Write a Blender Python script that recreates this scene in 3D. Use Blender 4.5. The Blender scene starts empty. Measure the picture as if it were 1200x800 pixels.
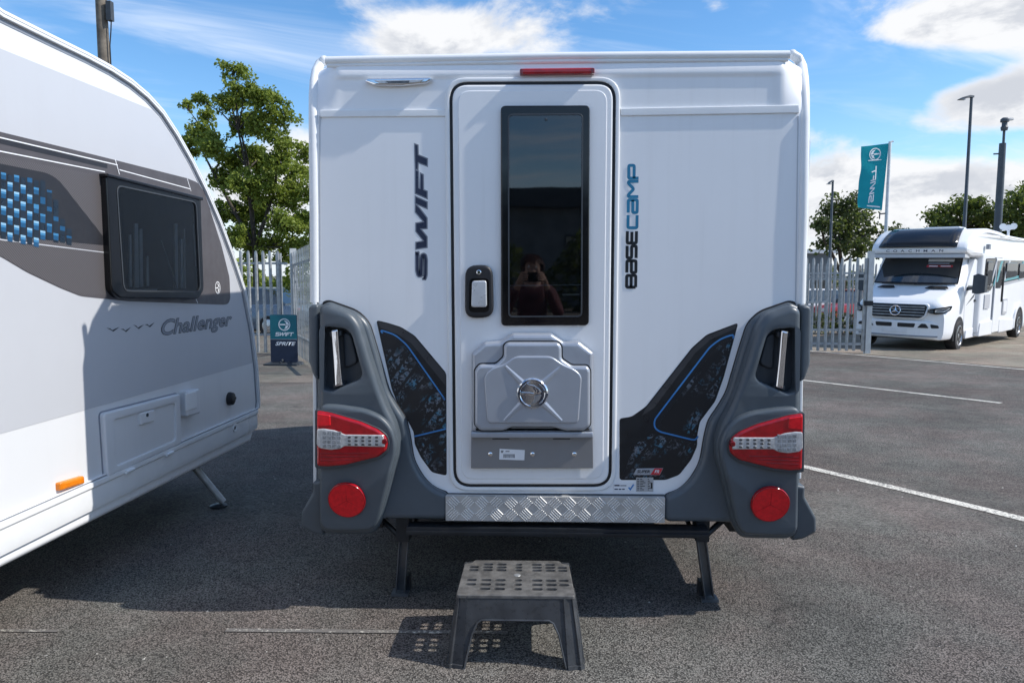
import bpy, bmesh, math, random
from math import sin, cos, pi, radians, atan2, sqrt
from mathutils import Vector, Matrix
from mathutils.geometry import tessellate_polygon
random.seed(7)
SC = bpy.context.scene
COL = SC.collection
# ------------------------------------------------------------------ camera
FPX = 850.0
PITCH = math.atan(77 / FPX)
YAW = math.atan(26 / FPX)
CAM = Vector((-0.10, -2.92, 1.38))
camd = bpy.data.cameras.new('camera')
camd.sensor_width = 36.0
camd.lens = FPX / 1200 * 36.0
camd.clip_start = 0.02
camd.clip_end = 6000
cam = bpy.data.objects.new('camera', camd)
COL.objects.link(cam)
cam.location = CAM
cam.rotation_euler = (pi / 2 - PITCH, 0, YAW)
SC.camera = cam
# ------------------------------------------------------------------ light
SUN_EL, SUN_AZ = radians(44.0), radians(95.6)      # azimuth measured from +Y towards +X
SDIR = Vector((sin(SUN_AZ) * cos(SUN_EL), cos(SUN_AZ) * cos(SUN_EL), sin(SUN_EL)))
sd = bpy.data.lights.new('sun', 'SUN')
sd.energy = 2.85
sd.angle = radians(0.53)
sd.color = (1.0, 0.955, 0.89)
sun = bpy.data.objects.new('sun', sd)
COL.objects.link(sun)
sun.rotation_euler = (-SDIR).to_track_quat('-Z', 'Y').to_euler()
sun.location = SDIR * 60
SC.view_settings.view_transform = 'Standard'
SC.view_settings.look = 'None'
SC.view_settings.exposure = 0.77
SC.view_settings.gamma = 1.0
SC.render.film_transparent = False


def ray(px, py):
    fw0 = Vector((-sin(YAW), cos(YAW), 0)); r = Vector((cos(YAW), sin(YAW), 0)); u0 = Vector((0, 0, 1))
    f = fw0 * cos(PITCH) - u0 * sin(PITCH); u = u0 * cos(PITCH) + fw0 * sin(PITCH)
    return f + r * ((px - 600) / FPX) - u * ((py - 400) / FPX)


def azel(px, py):
    d = ray(px, py).normalized()
    return atan2(d.x, d.y), math.asin(d.z)


# ---- world: Nishita sky with procedural clouds
W = bpy.data.worlds.new('World')
SC.world = W
W.use_nodes = True
W.cycles.sampling_method = 'NONE'      # smooth sky: leave the light sampling to the sun, less noise
wn = W.node_tree
wn.nodes.clear()


class NT:
    """small helper to write node maths as calls"""
    def __init__(s, t): s.t = t
    def new(s, ty, **k):
        n = s.t.nodes.new(ty)
        for a, b in k.items(): setattr(n, a, b)
        return n
    def put(s, sock, v):
        if hasattr(v, 'is_linked'): s.t.links.new(v, sock)
        else: sock.default_value = v
    def m(s, op, a, b=0.0, c=None, clamp=False):
        n = s.new('ShaderNodeMath', operation=op, use_clamp=clamp)
        s.put(n.inputs[0], a); s.put(n.inputs[1], b)
        if c is not None: s.put(n.inputs[2], c)
        return n.outputs[0]
    def comb(s, x, y, z=0.0):
        n = s.new('ShaderNodeCombineXYZ')
        for i, v in enumerate((x, y, z)): s.put(n.inputs[i], v)
        return n.outputs[0]
    def noise(s, vec, scale, detail=4.0, rough=0.55, dist=0.0, out=0):
        n = s.new('ShaderNodeTexNoise')
        if vec is not None: s.put(n.inputs['Vector'], vec)
        n.inputs['Scale'].default_value = scale; n.inputs['Detail'].default_value = detail
        n.inputs['Roughness'].default_value = rough; n.inputs['Distortion'].default_value = dist
        return n.outputs[out]
    def voro(s, vec, scale, feature='F1', out='Distance', rnd=1.0):
        n = s.new('ShaderNodeTexVoronoi', feature=feature)
        if vec is not None: s.put(n.inputs['Vector'], vec)
        n.inputs['Scale'].default_value = scale; n.inputs['Randomness'].default_value = rnd
        return n.outputs[out]
    def ss(s, v, a, b, lo=0.0, hi=1.0):
        n = s.new('ShaderNodeMapRange', interpolation_type='SMOOTHSTEP')
        s.put(n.inputs[0], v)
        for i, q in enumerate((a, b, lo, hi)): s.put(n.inputs[i + 1], q)
        return n.outputs[0]
    def mix(s, f, a, b, blend='MIX'):
        n = s.new('ShaderNodeMix', data_type='RGBA', blend_type=blend)
        s.put(n.inputs[0], f); s.put(n.inputs[6], a); s.put(n.inputs[7], b)
        return n.outputs[2]
    def bump(s, h, strength=0.3, dist=0.01):
        n = s.new('ShaderNodeBump')
        n.inputs['Strength'].default_value = strength; n.inputs['Distance'].default_value = dist
        s.put(n.inputs['Height'], h)
        return n.outputs[0]


def build_sky():
    g = NT(wn)
    sky = g.new('ShaderNodeTexSky', sky_type='NISHITA', sun_disc=False)
    sky.sun_elevation = SUN_EL; sky.sun_rotation = SUN_AZ
    sky.altitude = 50; sky.air_density = 1.0; sky.dust_density = 0.35; sky.ozone_density = 2.6
    hs = g.new('ShaderNodeHueSaturation')
    hs.inputs['Saturation'].default_value = 1.24; hs.inputs['Value'].default_value = 0.82
    g.put(hs.inputs['Color'], sky.outputs[0])
    tc = g.new('ShaderNodeTexCoord')
    sp = g.new('ShaderNodeSeparateXYZ'); g.put(sp.inputs[0], tc.outputs['Generated'])
    az = g.m('ARCTAN2', sp.outputs[0], sp.outputs[1]); el = g.m('ARCSINE', sp.outputs[2])
    # ---- cumulus: fractal noise in direction space (x, y, z stretched upwards) + the cloud banks in view
    def bank():
        blobs = [(540, 44, 90, 30, .24), (640, 44, 50, 34, .20), (455, 52, 60, 22, .12), (1085, 30, 100, 26, .25), (1190, 36, 70, 34, .18),
                 (1130, 122, 85, 24, .27), (1205, 112, 60, 34, .20), (985, 190, 70, 26, .19), (1100, 218, 160, 26, .21), (960, 236, 90, 30, .16),
                 (345, 100, 28, 22, .10), (345, 170, 60, 24, .10), (300, 225, 110, 34, .16), (838, 8, 20, 12, .14), (650, 250, 420, 30, .10), (1150, 262, 200, 26, .16)]
        holes = [(1000, 106, 66, 36, .34), (140, 40, 160, 60, .30), (824, 44, 110, 40, .30), (310, 50, 90, 40, .24), (1170, 172, 90, 12, .28), (1090, 82, 130, 13, .28), (980, 60, 50, 20, .16), (215, 120, 60, 40, .2)]
        tot = None
        for lst, sg in ((blobs, 1), (holes, -1)):
            for (px, py, rx, ry, a) in lst:
                a0, e0 = azel(px, py)
                qa = g.m('DIVIDE', g.m('SUBTRACT', az, a0), rx / 880.0)
                qe = g.m('DIVIDE', g.m('SUBTRACT', el, e0), ry / 880.0)
                r2 = g.m('ADD', g.m('MULTIPLY', qa, qa), g.m('MULTIPLY', qe, qe))
                v = g.m('MULTIPLY', g.m('EXPONENT', g.m('MULTIPLY', r2, -0.8)), a * sg)
                tot = v if tot is None else g.m('ADD', tot, v)
        return tot
    def density(daz, del_, banks):
        vec = g.comb(g.m('ADD', sp.outputs[0], daz), sp.outputs[1], g.m('MULTIPLY', g.m('ADD', sp.outputs[2], del_), 1.75))
        n1 = g.noise(vec, 5.6, 8.0, 0.60, 0.3)
        n2 = g.noise(vec, 1.9, 2.0, 0.5)
        d = g.m('ADD', g.m('ADD', g.m('MULTIPLY', n1, 0.92), g.m('MULTIPLY', n2, 0.22)), 0.045)
        return g.m('ADD', d, banks)
    bk = bank()
    d0 = density(0.0, 0.0, bk)
    d1 = density(0.012, 0.022, bk)
    mask = g.ss(d0, 0.635, 0.83)
    shade = g.ss(g.m('SUBTRACT', d0, d1), -0.075, 0.055)        # thick cloud above: the grey underside
    thick = g.ss(d0, 0.68, 0.92)
    light = g.m('SUBTRACT', 1.0, g.m('MULTIPLY', g.m('SUBTRACT', 1.0, shade), g.m('MULTIPLY', thick, 0.9)))
    ccol = g.mix(light, (2.6, 2.75, 3.05, 1), (4.05, 4.1, 4.2, 1))
    # ---- cirrus streaks: noise on a flat layer high above
    inv = g.m('DIVIDE', 1.0, g.m('MAXIMUM', g.m('ADD', sp.outputs[2], 0.06), 0.05))
    fx = g.m('MULTIPLY', sp.outputs[0], inv); fy = g.m('MULTIPLY', sp.outputs[1], inv)
    u = g.m('ADD', g.m('MULTIPLY', fx, 0.55), g.m('MULTIPLY', fy, 0.35))
    v = g.m('SUBTRACT', g.m('MULTIPLY', fy, 1.3), g.m('MULTIPLY', fx, 0.7))
    ci = g.noise(g.comb(u, v, 3.0), 1.15, 5.0, 0.6, 0.7)
    cim = g.m('MULTIPLY', g.ss(ci, 0.44, 0.76), 0.62)
    c1 = g.mix(cim, hs.outputs[0], (3.7, 4.15, 4.9, 1))
    c1 = g.mix(g.ss(sp.outputs[2], 0.16, -0.02, 0.0, 0.85), c1, (3.5, 3.9, 4.5, 1))
    c2 = g.mix(mask, c1, ccol)
    bg = g.new('ShaderNodeBackground'); bg.inputs['Strength'].default_value = 0.14
    g.put(bg.inputs['Color'], c2)
    out = g.new('ShaderNodeOutputWorld'); g.put(out.inputs[0], bg.outputs[0])


build_sky()

# ------------------------------------------------------------------ materials
MATS = {}


def mat(name, color, rough=0.5, metal=0.0, var=0.06, vscale=6.0, bump=0.0, bscale=200.0, coat=0.0, spec=0.5, rvar=0.08, dirt=0.0, trans=0.0, streak=0.0):
    m = bpy.data.materials.new(name); m.use_nodes = True
    t = m.node_tree; g = NT(t); b = t.nodes['Principled BSDF']
    tc = g.new('ShaderNodeTexCoord').outputs['Object']
    n = g.noise(tc, vscale, 5.0, 0.6)
    c = (*color, 1)
    lo = tuple(x * (1 - var * 2) for x in color) + (1,)
    hi = tuple(min(1, x * (1 + var)) for x in color) + (1,)
    col = g.mix(g.ss(n, 0.3, 0.7), lo, hi)
    if dirt:
        d = g.ss(g.noise(tc, 14.0, 8.0, 0.7), 0.52, 0.78)
        col = g.mix(g.m('MULTIPLY', d, dirt), col, (0.16, 0.14, 0.115, 1))
    if streak:      # faint rain streaks and road film
        sx_ = g.new('ShaderNodeSeparateXYZ'); g.put(sx_.inputs[0], tc)
        sv = g.noise(g.comb(g.m('MULTIPLY', sx_.outputs[0], 24.0), g.m('MULTIPLY', sx_.outputs[1], 24.0), g.m('MULTIPLY', sx_.outputs[2], 0.8)), 1.0, 3.0, 0.6)
        sl = g.noise(tc, 1.3, 2.0, 0.5)
        col = g.mix(g.m('MULTIPLY', g.m('MULTIPLY', g.ss(sv, 0.48, 0.80), g.ss(sl, 0.35, 0.65)), streak), col, (0.40, 0.385, 0.35, 1))
    g.put(b.inputs['Base Color'], col)
    if rvar: rr = g.ss(g.noise(tc, vscale * 3.1, 2.0, 0.5), 0.3, 0.7, max(0.02, rough - rvar), min(1, rough + rvar))
    g.put(b.inputs['Roughness'], rr if rvar else rough)
    b.inputs['Metallic'].default_value = metal
    b.inputs['Specular IOR Level'].default_value = spec
    b.inputs['Coat Weight'].default_value = coat
    b.inputs['Coat Roughness'].default_value = 0.06
    if trans: b.inputs['Transmission Weight'].default_value = trans
    if bump:
        g.put(b.inputs['Normal'], g.bump(g.noise(tc, bscale, 3.0, 0.6), bump, 0.002))
    MATS[name] = m
    return m


WHITE = mat('white_gelcoat', (0.84, 0.845, 0.85), 0.3, var=0.012, vscale=1.6, rvar=0, streak=0.10)
WHITE2 = mat('white_wall_panel', (0.83, 0.835, 0.84), 0.26, var=0.012, vscale=1.6, rvar=0, streak=0.10)
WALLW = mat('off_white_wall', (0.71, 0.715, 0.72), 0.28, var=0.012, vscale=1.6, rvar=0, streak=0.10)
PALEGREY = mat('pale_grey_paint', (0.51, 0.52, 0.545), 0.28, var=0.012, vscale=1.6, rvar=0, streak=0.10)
TRIMW = mat('white_trim', (0.80, 0.81, 0.81), 0.35, var=0.02, rvar=0)
GREYP = mat('grey_bumper_plastic', (0.080, 0.098, 0.115), 0.40, var=0.05, vscale=5, bump=0.12, bscale=420, dirt=0.05)
GREYD = mat('dark_grey_plastic', (0.045, 0.052, 0.06), 0.5, var=0.06, bump=0.1, bscale=400)
SEAL = mat('black_rubber', (0.012, 0.012, 0.014), 0.55)
BLACKG = mat('black_gloss_frame', (0.007, 0.007, 0.008), 0.12, var=0.05, rvar=0.03)
CHROME = mat('chrome', (0.82, 0.83, 0.85), 0.07, 1.0, var=0.01, rvar=0.03)
SILVER = mat('silver_paint', (0.40, 0.43, 0.48), 0.33, 0.35, var=0.02, coat=0.35, rvar=0.04)
SILVERD = mat('grey_flap_paint', (0.25, 0.25, 0.255), 0.36, 0.25, var=0.02, coat=0.2)
BARM = mat('glint_painted_bars', (0.86, 0.85, 0.82), 0.35, 0.25, var=0.03)  # paler than the plate: the glint of the bars is put into the colour
ALU = mat('tread_aluminium', (0.52, 0.515, 0.50), 0.42, 0.35, var=0.08, vscale=18, dirt=0.14)
LEGST = mat('leg_steel', (0.15, 0.165, 0.18), 0.38, 0.5, var=0.15, dirt=0.1)
LEDP = mat('led_pane', (0.34, 0.36, 0.38), 0.15, 0.3, var=0.2, vscale=90)
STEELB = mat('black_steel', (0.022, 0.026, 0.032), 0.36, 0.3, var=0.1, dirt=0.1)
GALV = mat('galvanised_steel', (0.42, 0.43, 0.43), 0.5, 0.55, var=0.12, vscale=9, bump=0.05, bscale=60, dirt=0.12)
RED = mat('red_lens', (0.38, 0.004, 0.010), 0.12, var=0.12, vscale=30, coat=0.5, rvar=0.05)
REDD = mat('dark_red_lens', (0.20, 0.003, 0.008), 0.15, var=0.1, coat=0.5)
REDB = mat('bright_red_reflex', (0.72, 0.01, 0.018), 0.18, var=0.08, vscale=60, bump=0.25, bscale=260)
CLEAR = mat('clear_lens', (0.54, 0.54, 0.54), 0.08, 0.2, var=0.12, vscale=70, coat=0.6, bump=0.2, bscale=240)
LED = mat('led_cell', (0.11, 0.11, 0.115), 0.15, 0.3, var=0.2, vscale=80)
ORANGE = mat('orange_lens', (0.80, 0.22, 0.01), 0.2, var=0.06, vscale=40, bump=0.2, bscale=300)
NAVY = mat('navy_vinyl', (0.018, 0.026, 0.06), 0.35)
GREYV = mat('grey_vinyl', (0.24, 0.26, 0.30), 0.4)
BLUEV = mat('blue_vinyl', (0.022, 0.21, 0.37), 0.35)
BLUEL = mat('bright_blue_vinyl', (0.05, 0.22, 0.52), 0.35)
BLACKV = mat('black_vinyl', (0.010, 0.012, 0.016), 0.34)
WHITEP = mat('white_print', (0.78, 0.79, 0.80), 0.5, var=0.02)
REDP = mat('red_print', (0.55, 0.03, 0.04), 0.5)
TEAL = mat('teal_print', (0.004, 0.135, 0.165), 0.45, var=0.03)
NAVYP = mat('navy_print', (0.010, 0.018, 0.045), 0.45)
RUBBER = mat('tyre_rubber', (0.018, 0.018, 0.019), 0.75, bump=0.2, bscale=80, dirt=0.2)
RIM = mat('alloy_rim', (0.5, 0.51, 0.53), 0.28, 0.85)
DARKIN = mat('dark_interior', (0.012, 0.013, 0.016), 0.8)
CURTAIN = mat('pleated_blind', (0.62, 0.66, 0.70), 0.8)
GRAPH = mat('warm_grey_vinyl', (0.088, 0.080, 0.084), 0.4, var=0.05)
GRAPHD = mat('charcoal_vinyl', (0.024, 0.024, 0.028), 0.4, var=0.05)
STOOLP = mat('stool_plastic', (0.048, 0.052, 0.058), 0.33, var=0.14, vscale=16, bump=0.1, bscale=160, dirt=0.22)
STOOLT = mat('worn_sunlit_stool_top', (0.12, 0.116, 0.11), 0.52, var=0.2, vscale=26, bump=0.15, bscale=200, dirt=0.45)  # scuffed top; the sunlight on it is also put into the lighter colour
WOOD = mat('weathered_pole_wood', (0.17, 0.145, 0.115), 0.85, var=0.2, vscale=5, bump=0.4, bscale=30)
POLEG = mat('grey_pole_paint', (0.07, 0.085, 0.10), 0.5, 0.2)
POLEW = mat('white_pole_paint', (0.62, 0.63, 0.63), 0.4)
LINE = None
BARK = mat('bark', (0.055, 0.045, 0.035), 0.9, var=0.2, vscale=12, bump=0.5, bscale=30)


def glass(name, tint, alpha_mix, rough=0.02, ior=1.5, base=(0.012, 0.014, 0.017)):
    m = bpy.data.materials.new(name); m.use_nodes = True
    t = m.node_tree; g = NT(t); t.nodes.remove(t.nodes['Principled BSDF'])
    tr = g.new('ShaderNodeBsdfTransparent'); tr.inputs[0].default_value = (*tint, 1)
    df = g.new('ShaderNodeBsdfDiffuse'); df.inputs[0].default_value = (*base, 1)
    mx = g.new('ShaderNodeMixShader'); mx.inputs[0].default_value = alpha_mix
    g.put(mx.inputs[1], df.outputs[0]); g.put(mx.inputs[2], tr.outputs[0])
    gl = g.new('ShaderNodeBsdfGlossy'); gl.inputs['Roughness'].default_value = rough
    tc = g.new('ShaderNodeTexCoord').outputs['Object']
    bn = g.bump(g.noise(tc, 3.0, 1.0, 0.4), 0.03, 0.02)
    g.put(gl.inputs['Normal'], bn)
    fr = g.new('ShaderNodeFresnel'); fr.inputs[0].default_value = ior
    m2 = g.new('ShaderNodeMixShader')
    g.put(m2.inputs[0], fr.outputs[0]); g.put(m2.inputs[1], mx.outputs[0]); g.put(m2.inputs[2], gl.outputs[0])
    g.put(t.nodes['Material Output'].inputs[0], m2.outputs[0])
    return m


GLASS = glass('tinted_window', (0.50, 0.54, 0.56), 0.85, ior=2.0)
GLASSL = glass('side_window_glass', (0.50, 0.54, 0.56), 0.85, ior=1.5)
GLASSM = glass('vehicle_glass', (0.40, 0.46, 0.48), 0.6, ior=2.3, base=(0.05, 0.065, 0.075))


def asphalt(name, dark, light, spots=True):
    m = bpy.data.materials.new(name); m.use_nodes = True
    t = m.node_tree; g = NT(t); b = t.nodes['Principled BSDF']
    tc = g.new('ShaderNodeTexCoord').outputs['Object']
    cell = g.voro(tc, 165.0, out='Color')
    sp = g.new('ShaderNodeSeparateColor'); g.put(sp.inputs[0], cell)
    dist = g.voro(tc, 165.0)
    grain = g.m('MULTIPLY', g.ss(sp.outputs[0], 0.0, 0.85, 0.30, 1.0), g.ss(dist, 0.80, 0.42))
    fine = g.noise(tc, 230.0, 4.0, 0.75)
    patch = g.noise(tc, 0.55, 5.0, 0.6, 0.4)
    mid = g.noise(tc, 4.0, 5.0, 0.65)
    f = g.m('ADD', g.m('MULTIPLY', grain, 0.66), g.m('MULTIPLY', g.m('SUBTRACT', fine, 0.47), 1.35), clamp=True)
    col = g.mix(f, (*dark, 1), (*light, 1))
    tint = g.ss(g.noise(tc, 1.3, 4.0, 0.6), 0.35, 0.65)
    col = g.mix(1.0, col, g.mix(tint, (1.06, 0.985, 0.965, 1), (0.96, 1.01, 0.985, 1)), 'MULTIPLY')
    pat = g.ss(patch, 0.30, 0.70, 0.74, 1.16)
    mdv = g.ss(mid, 0.25, 0.75, 0.84, 1.14)
    k = g.m('MULTIPLY', pat, mdv)
    kk = g.comb(k, k, k)
    col = g.mix(1.0, col, kk, 'MULTIPLY')
    if spots:
        sv = g.voro(tc, 5.5)
        rnd = g.new('ShaderNodeSeparateColor'); g.put(rnd.inputs[0], g.voro(tc, 5.5, out='Color'))
        pick = g.m('MULTIPLY', g.ss(sv, 0.035, 0.02), g.m('GREATER_THAN', rnd.outputs[0], 0.66))
        col = g.mix(pick, col, (0.42, 0.41, 0.38, 1))
        st = g.ss(g.noise(tc, 1.7, 6.0, 0.7, 1.0), 0.60, 0.74)
        col = g.mix(g.m('MULTIPLY', st, 0.55), col, (0.022, 0.021, 0.021, 1))
    g.put(b.inputs['Base Color'], col)
    b.inputs['Roughness'].default_value = 0.86
    b.inputs['Specular IOR Level'].default_value = 0.12
    h = g.m('ADD', g.m('MULTIPLY', grain, 1.0), g.m('MULTIPLY', fine, 0.6))
    g.put(b.inputs['Normal'], g.bump(h, 0.75, 0.006))
    return m


ASPH = asphalt('asphalt', (0.032, 0.030, 0.0285), (0.335, 0.308, 0.283))
YARD = asphalt('pale_yard_surface', (0.20, 0.175, 0.14), (0.42, 0.37, 0.305), False)
PAVE = asphalt('old_concrete', (0.13, 0.118, 0.10), (0.30, 0.275, 0.24), False)


def paint_line(name, wear):
    m = bpy.data.materials.new(name); m.use_nodes = True
    t = m.node_tree; g = NT(t); b = t.nodes['Principled BSDF']
    tc = g.new('ShaderNodeTexCoord').outputs['Object']
    w = g.noise(tc, 70.0, 6.0, 0.75)
    w2 = g.noise(tc, 2.5, 4.0, 0.6)
    f = g.ss(g.m('ADD', w, g.m('MULTIPLY', w2, 0.35)), wear, wear + 0.13)
    g.put(b.inputs['Base Color'], g.mix(f, (0.66, 0.63, 0.55, 1), (0.14, 0.13, 0.12, 1)))
    b.inputs['Roughness'].default_value = 0.8
    g.put(b.inputs['Normal'], g.bump(w, 0.4, 0.004))
    return m


LINE = paint_line('white_road_paint', 0.645)
LINEW = paint_line('worn_road_paint', 0.515)


def tyre_print():
    """printed picture of a tyre tread on the black side graphic"""
    m = bpy.data.materials.new('tyre_tread_print'); m.use_nodes = True
    t = m.node_tree; g = NT(t); b = t.nodes['Principled BSDF']
    tc = g.new('ShaderNodeTexCoord').outputs['Object']
    mp = g.new('ShaderNodeMapping'); g.put(mp.inputs[0], tc); mp.inputs['Rotation'].default_value = (0, radians(-36), 0)
    s = g.new('ShaderNodeSeparateXYZ'); g.put(s.inputs[0], mp.outputs[0])
    lanes = g.m('PINGPONG', g.m('MULTIPLY', s.outputs[0], 1.0), 0.028)
    groove = g.ss(lanes, 0.004, 0.008)
    blocks = g.ss(g.noise(g.comb(g.m('MULTIPLY', s.outputs[0], 1.0), 0.0, g.m('MULTIPLY', s.outputs[2], 0.9)), 62.0, 3.0, 0.6, 1.2), 0.47, 0.60)
    big = g.ss(g.noise(tc, 7.5, 2.0, 0.5), 0.40, 0.57)
    f = g.m('MULTIPLY', g.m('MULTIPLY', groove, blocks), big)
    tint = g.noise(tc, 16.0, 3.0, 0.6)
    lite = g.mix(g.ss(tint, 0.45, 0.62), (0.15, 0.17, 0.20, 1), (0.05, 0.19, 0.29, 1))
    g.put(b.inputs['Base Color'], g.mix(f, (0.010, 0.011, 0.014, 1), lite))
    b.inputs['Roughness'].default_value = 0.35
    return m


TYREP = tyre_print()


def carbon_print():
    m = bpy.data.materials.new('weave_print'); m.use_nodes = True
    t = m.node_tree; g = NT(t); b = t.nodes['Principled BSDF']
    tc = g.new('ShaderNodeTexCoord').outputs['Object']
    s = g.new('ShaderNodeSeparateXYZ'); g.put(s.inputs[0], tc)
    a = g.m('PINGPONG', g.m('ADD', s.outputs[1], s.outputs[2]), 0.006)
    f = g.ss(a, 0.0015, 0.0045)
    g.put(b.inputs['Base Color'], g.mix(f, (0.065, 0.060, 0.062, 1), (0.125, 0.115, 0.118, 1)))
    b.inputs['Roughness'].default_value = 0.38
    return m


WEAVE = carbon_print()


def leaf_mat(name, c1, c2):
    m = bpy.data.materials.new(name); m.use_nodes = True
    t = m.node_tree; g = NT(t); t.nodes.remove(t.nodes['Principled BSDF'])
    ge = g.new('ShaderNodeNewGeometry')
    tc = g.new('ShaderNodeTexCoord').outputs['Object']
    f = g.m('ADD', g.m('MULTIPLY', ge.outputs['Random Per Island'], 0.7), g.m('MULTIPLY', g.noise(tc, 1.1, 3.0), 0.4), clamp=True)
    col = g.mix(f, (*c1, 1), (*c2, 1))
    d = g.new('ShaderNodeBsdfPrincipled'); g.put(d.inputs['Base Color'], col); d.inputs['Roughness'].default_value = 0.5
    d.inputs['Specular IOR Level'].default_value = 0.35
    tl = g.new('ShaderNodeBsdfTranslucent'); g.put(tl.inputs[0], g.mix(0.4, col, (0.20, 0.26, 0.02, 1)))
    mx = g.new('ShaderNodeMixShader'); mx.inputs[0].default_value = 0.5
    g.put(mx.inputs[1], d.outputs[0]); g.put(mx.inputs[2], tl.outputs[0])
    g.put(t.nodes['Material Output'].inputs[0], mx.outputs[0])
    return m


LEAF_A = leaf_mat('leaf_light', (0.10, 0.16, 0.022), (0.36, 0.42, 0.08))
LEAF_B = leaf_mat('leaf_dark', (0.035, 0.06, 0.016), (0.12, 0.155, 0.045))
LEAF_C = leaf_mat('leaf_grey_green', (0.035, 0.055, 0.022), (0.10, 0.125, 0.055))
LINERS = mat('brick_building_wall', (0.20, 0.19, 0.18), 0.8, var=0.1, vscale=2)

# ------------------------------------------------------------------ mesh helpers


def tag(o, label=None, cat=None, group=None, kind=None):
    if label: o['label'] = label
    if cat: o['category'] = cat
    if group: o['group'] = group
    if kind: o['kind'] = kind
    return o


def thing(name, loc, label, cat, rz=0.0, group=None):
    o = bpy.data.objects.new(name, None); COL.objects.link(o)
    o.empty_display_size = 0.2
    o.location = loc; o.rotation_euler = (0, 0, rz)
    return tag(o, label, cat, group)


def link(name, verts, faces, m, parent=None, smooth=None, wn_=False, off=None, mats=None, fmat=None):
    me = bpy.data.meshes.new(name)
    me.from_pydata([tuple(v) for v in verts], [], faces)
    if mats:
        for q in mats: me.materials.append(q)
        if fmat: me.polygons.foreach_set('material_index', fmat)
    elif m: me.materials.append(m)
    if smooth is not None:
        me.polygons.foreach_set('use_smooth', [True] * len(me.polygons))
        me.set_sharp_from_angle(angle=radians(smooth))
    me.update()
    o = bpy.data.objects.new(name, me); COL.objects.link(o)
    if parent: o.parent = parent
    if wn_:
        w = o.modifiers.new('normals', 'WEIGHTED_NORMAL'); w.keep_sharp = True
    return o


def copy_tree(o, parent=None):
    c = o.copy(); COL.objects.link(c)
    if parent: c.parent = parent
    for ch in [q for q in COL.objects if q.parent == o]:
        copy_tree(ch, c)
    return c


class MB:
    def __init__(s): s.v = []; s.f = []; s.fm = []; s.cm = 0
    def add(s, v, f):
        b = len(s.v); s.v += [Vector(q) for q in v]; s.f += [tuple(i + b for i in q) for q in f]; s.fm += [s.cm] * len(f)
        return s
    def box(s, x0, x1, y0, y1, z0, z1, mtx=None, taper=None):
        v = [Vector((x, y, z)) for z in (z0, z1) for y in (y0, y1) for x in (x0, x1)]
        if taper:
            cx, cy = (x0 + x1) / 2, (y0 + y1) / 2
            for q in v[4:]: q.x = cx + (q.x - cx) * taper; q.y = cy + (q.y - cy) * taper
        if mtx: v = [mtx @ q for q in v]
        return s.add(v, [(0, 2, 3, 1), (4, 5, 7, 6), (0, 1, 5, 4), (2, 6, 7, 3), (0, 4, 6, 2), (1, 3, 7, 5)])
    def tube(s, pts, r, n=10, cap=True):
        pts = [Vector(p) for p in pts]
        rs = r if isinstance(r, (list, tuple)) else [r] * len(pts)
        rings = []
        ref = None
        for i, p in enumerate(pts):
            d = (pts[min(i + 1, len(pts) - 1)] - pts[max(i - 1, 0)]).normalized()
            if ref is None:
                ref = d.cross(Vector((0, 0, 1)) if abs(d.z) < 0.9 else Vector((1, 0, 0))).normalized()
            ref = (ref - d * ref.dot(d)).normalized(); b = d.cross(ref)
            rings.append([p + (ref * cos(2 * pi * k / n) + b * sin(2 * pi * k / n)) * rs[i] for k in range(n)])
        v = [q for g in rings for q in g]; f = []
        for i in range(len(pts) - 1):
            for k in range(n):
                a, b2 = i * n + k, i * n + (k + 1) % n
                f.append((a, b2, b2 + n, a + n))
        if cap:
            f.append(tuple(range(n - 1, -1, -1))); f.append(tuple(range((len(pts) - 1) * n, len(pts) * n)))
        return s.add(v, f)
    def lathe(s, prof, n=32, mtx=None, cap=True):
        """prof: (r, z) pairs, revolved round z"""
        v = []; f = []
        for (r, z) in prof:
            for k in range(n): v.append(Vector((r * cos(2 * pi * k / n), r * sin(2 * pi * k / n), z)))
        for i in range(len(prof) - 1):
            for k in range(n):
                a, b = i * n + k, i * n + (k + 1) % n
                f.append((a, b, b + n, a + n))
        if cap and prof[-1][0] > 1e-6: f.append(tuple(range((len(prof) - 1) * n, len(prof) * n)))
        if mtx: v = [mtx @ q for q in v]
        return s.add(v, f)
    def loft(s, sections, closed=True, cap=True):
        n = len(sections[0]); v = [Vector(p) for q in sections for p in q]; f = []
        for i in range(len(sections) - 1):
            for k in range(n if closed else n - 1):
                a, b = i * n + k, i * n + (k + 1) % n
                f.append((a, b, b + n, a + n))
        if cap:
            f.append(tuple(range(n - 1, -1, -1))); f.append(tuple(range((len(sections) - 1) * n, len(sections) * n)))
        return s.add(v, f)
    def build(s, name, m, parent=None, smooth=35, wn_=False, mats=None):
        return link(name, s.v, s.f, m, parent, smooth, wn_, mats=mats, fmat=s.fm if mats else None)


def area(p): return 0.5 * sum(p[i][0] * p[(i + 1) % len(p)][1] - p[(i + 1) % len(p)][0] * p[i][1] for i in range(len(p)))
def ccw(p):
    p = [(q[0], q[1]) for q in p]
    return p if area(p) > 0 else p[::-1]


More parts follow.
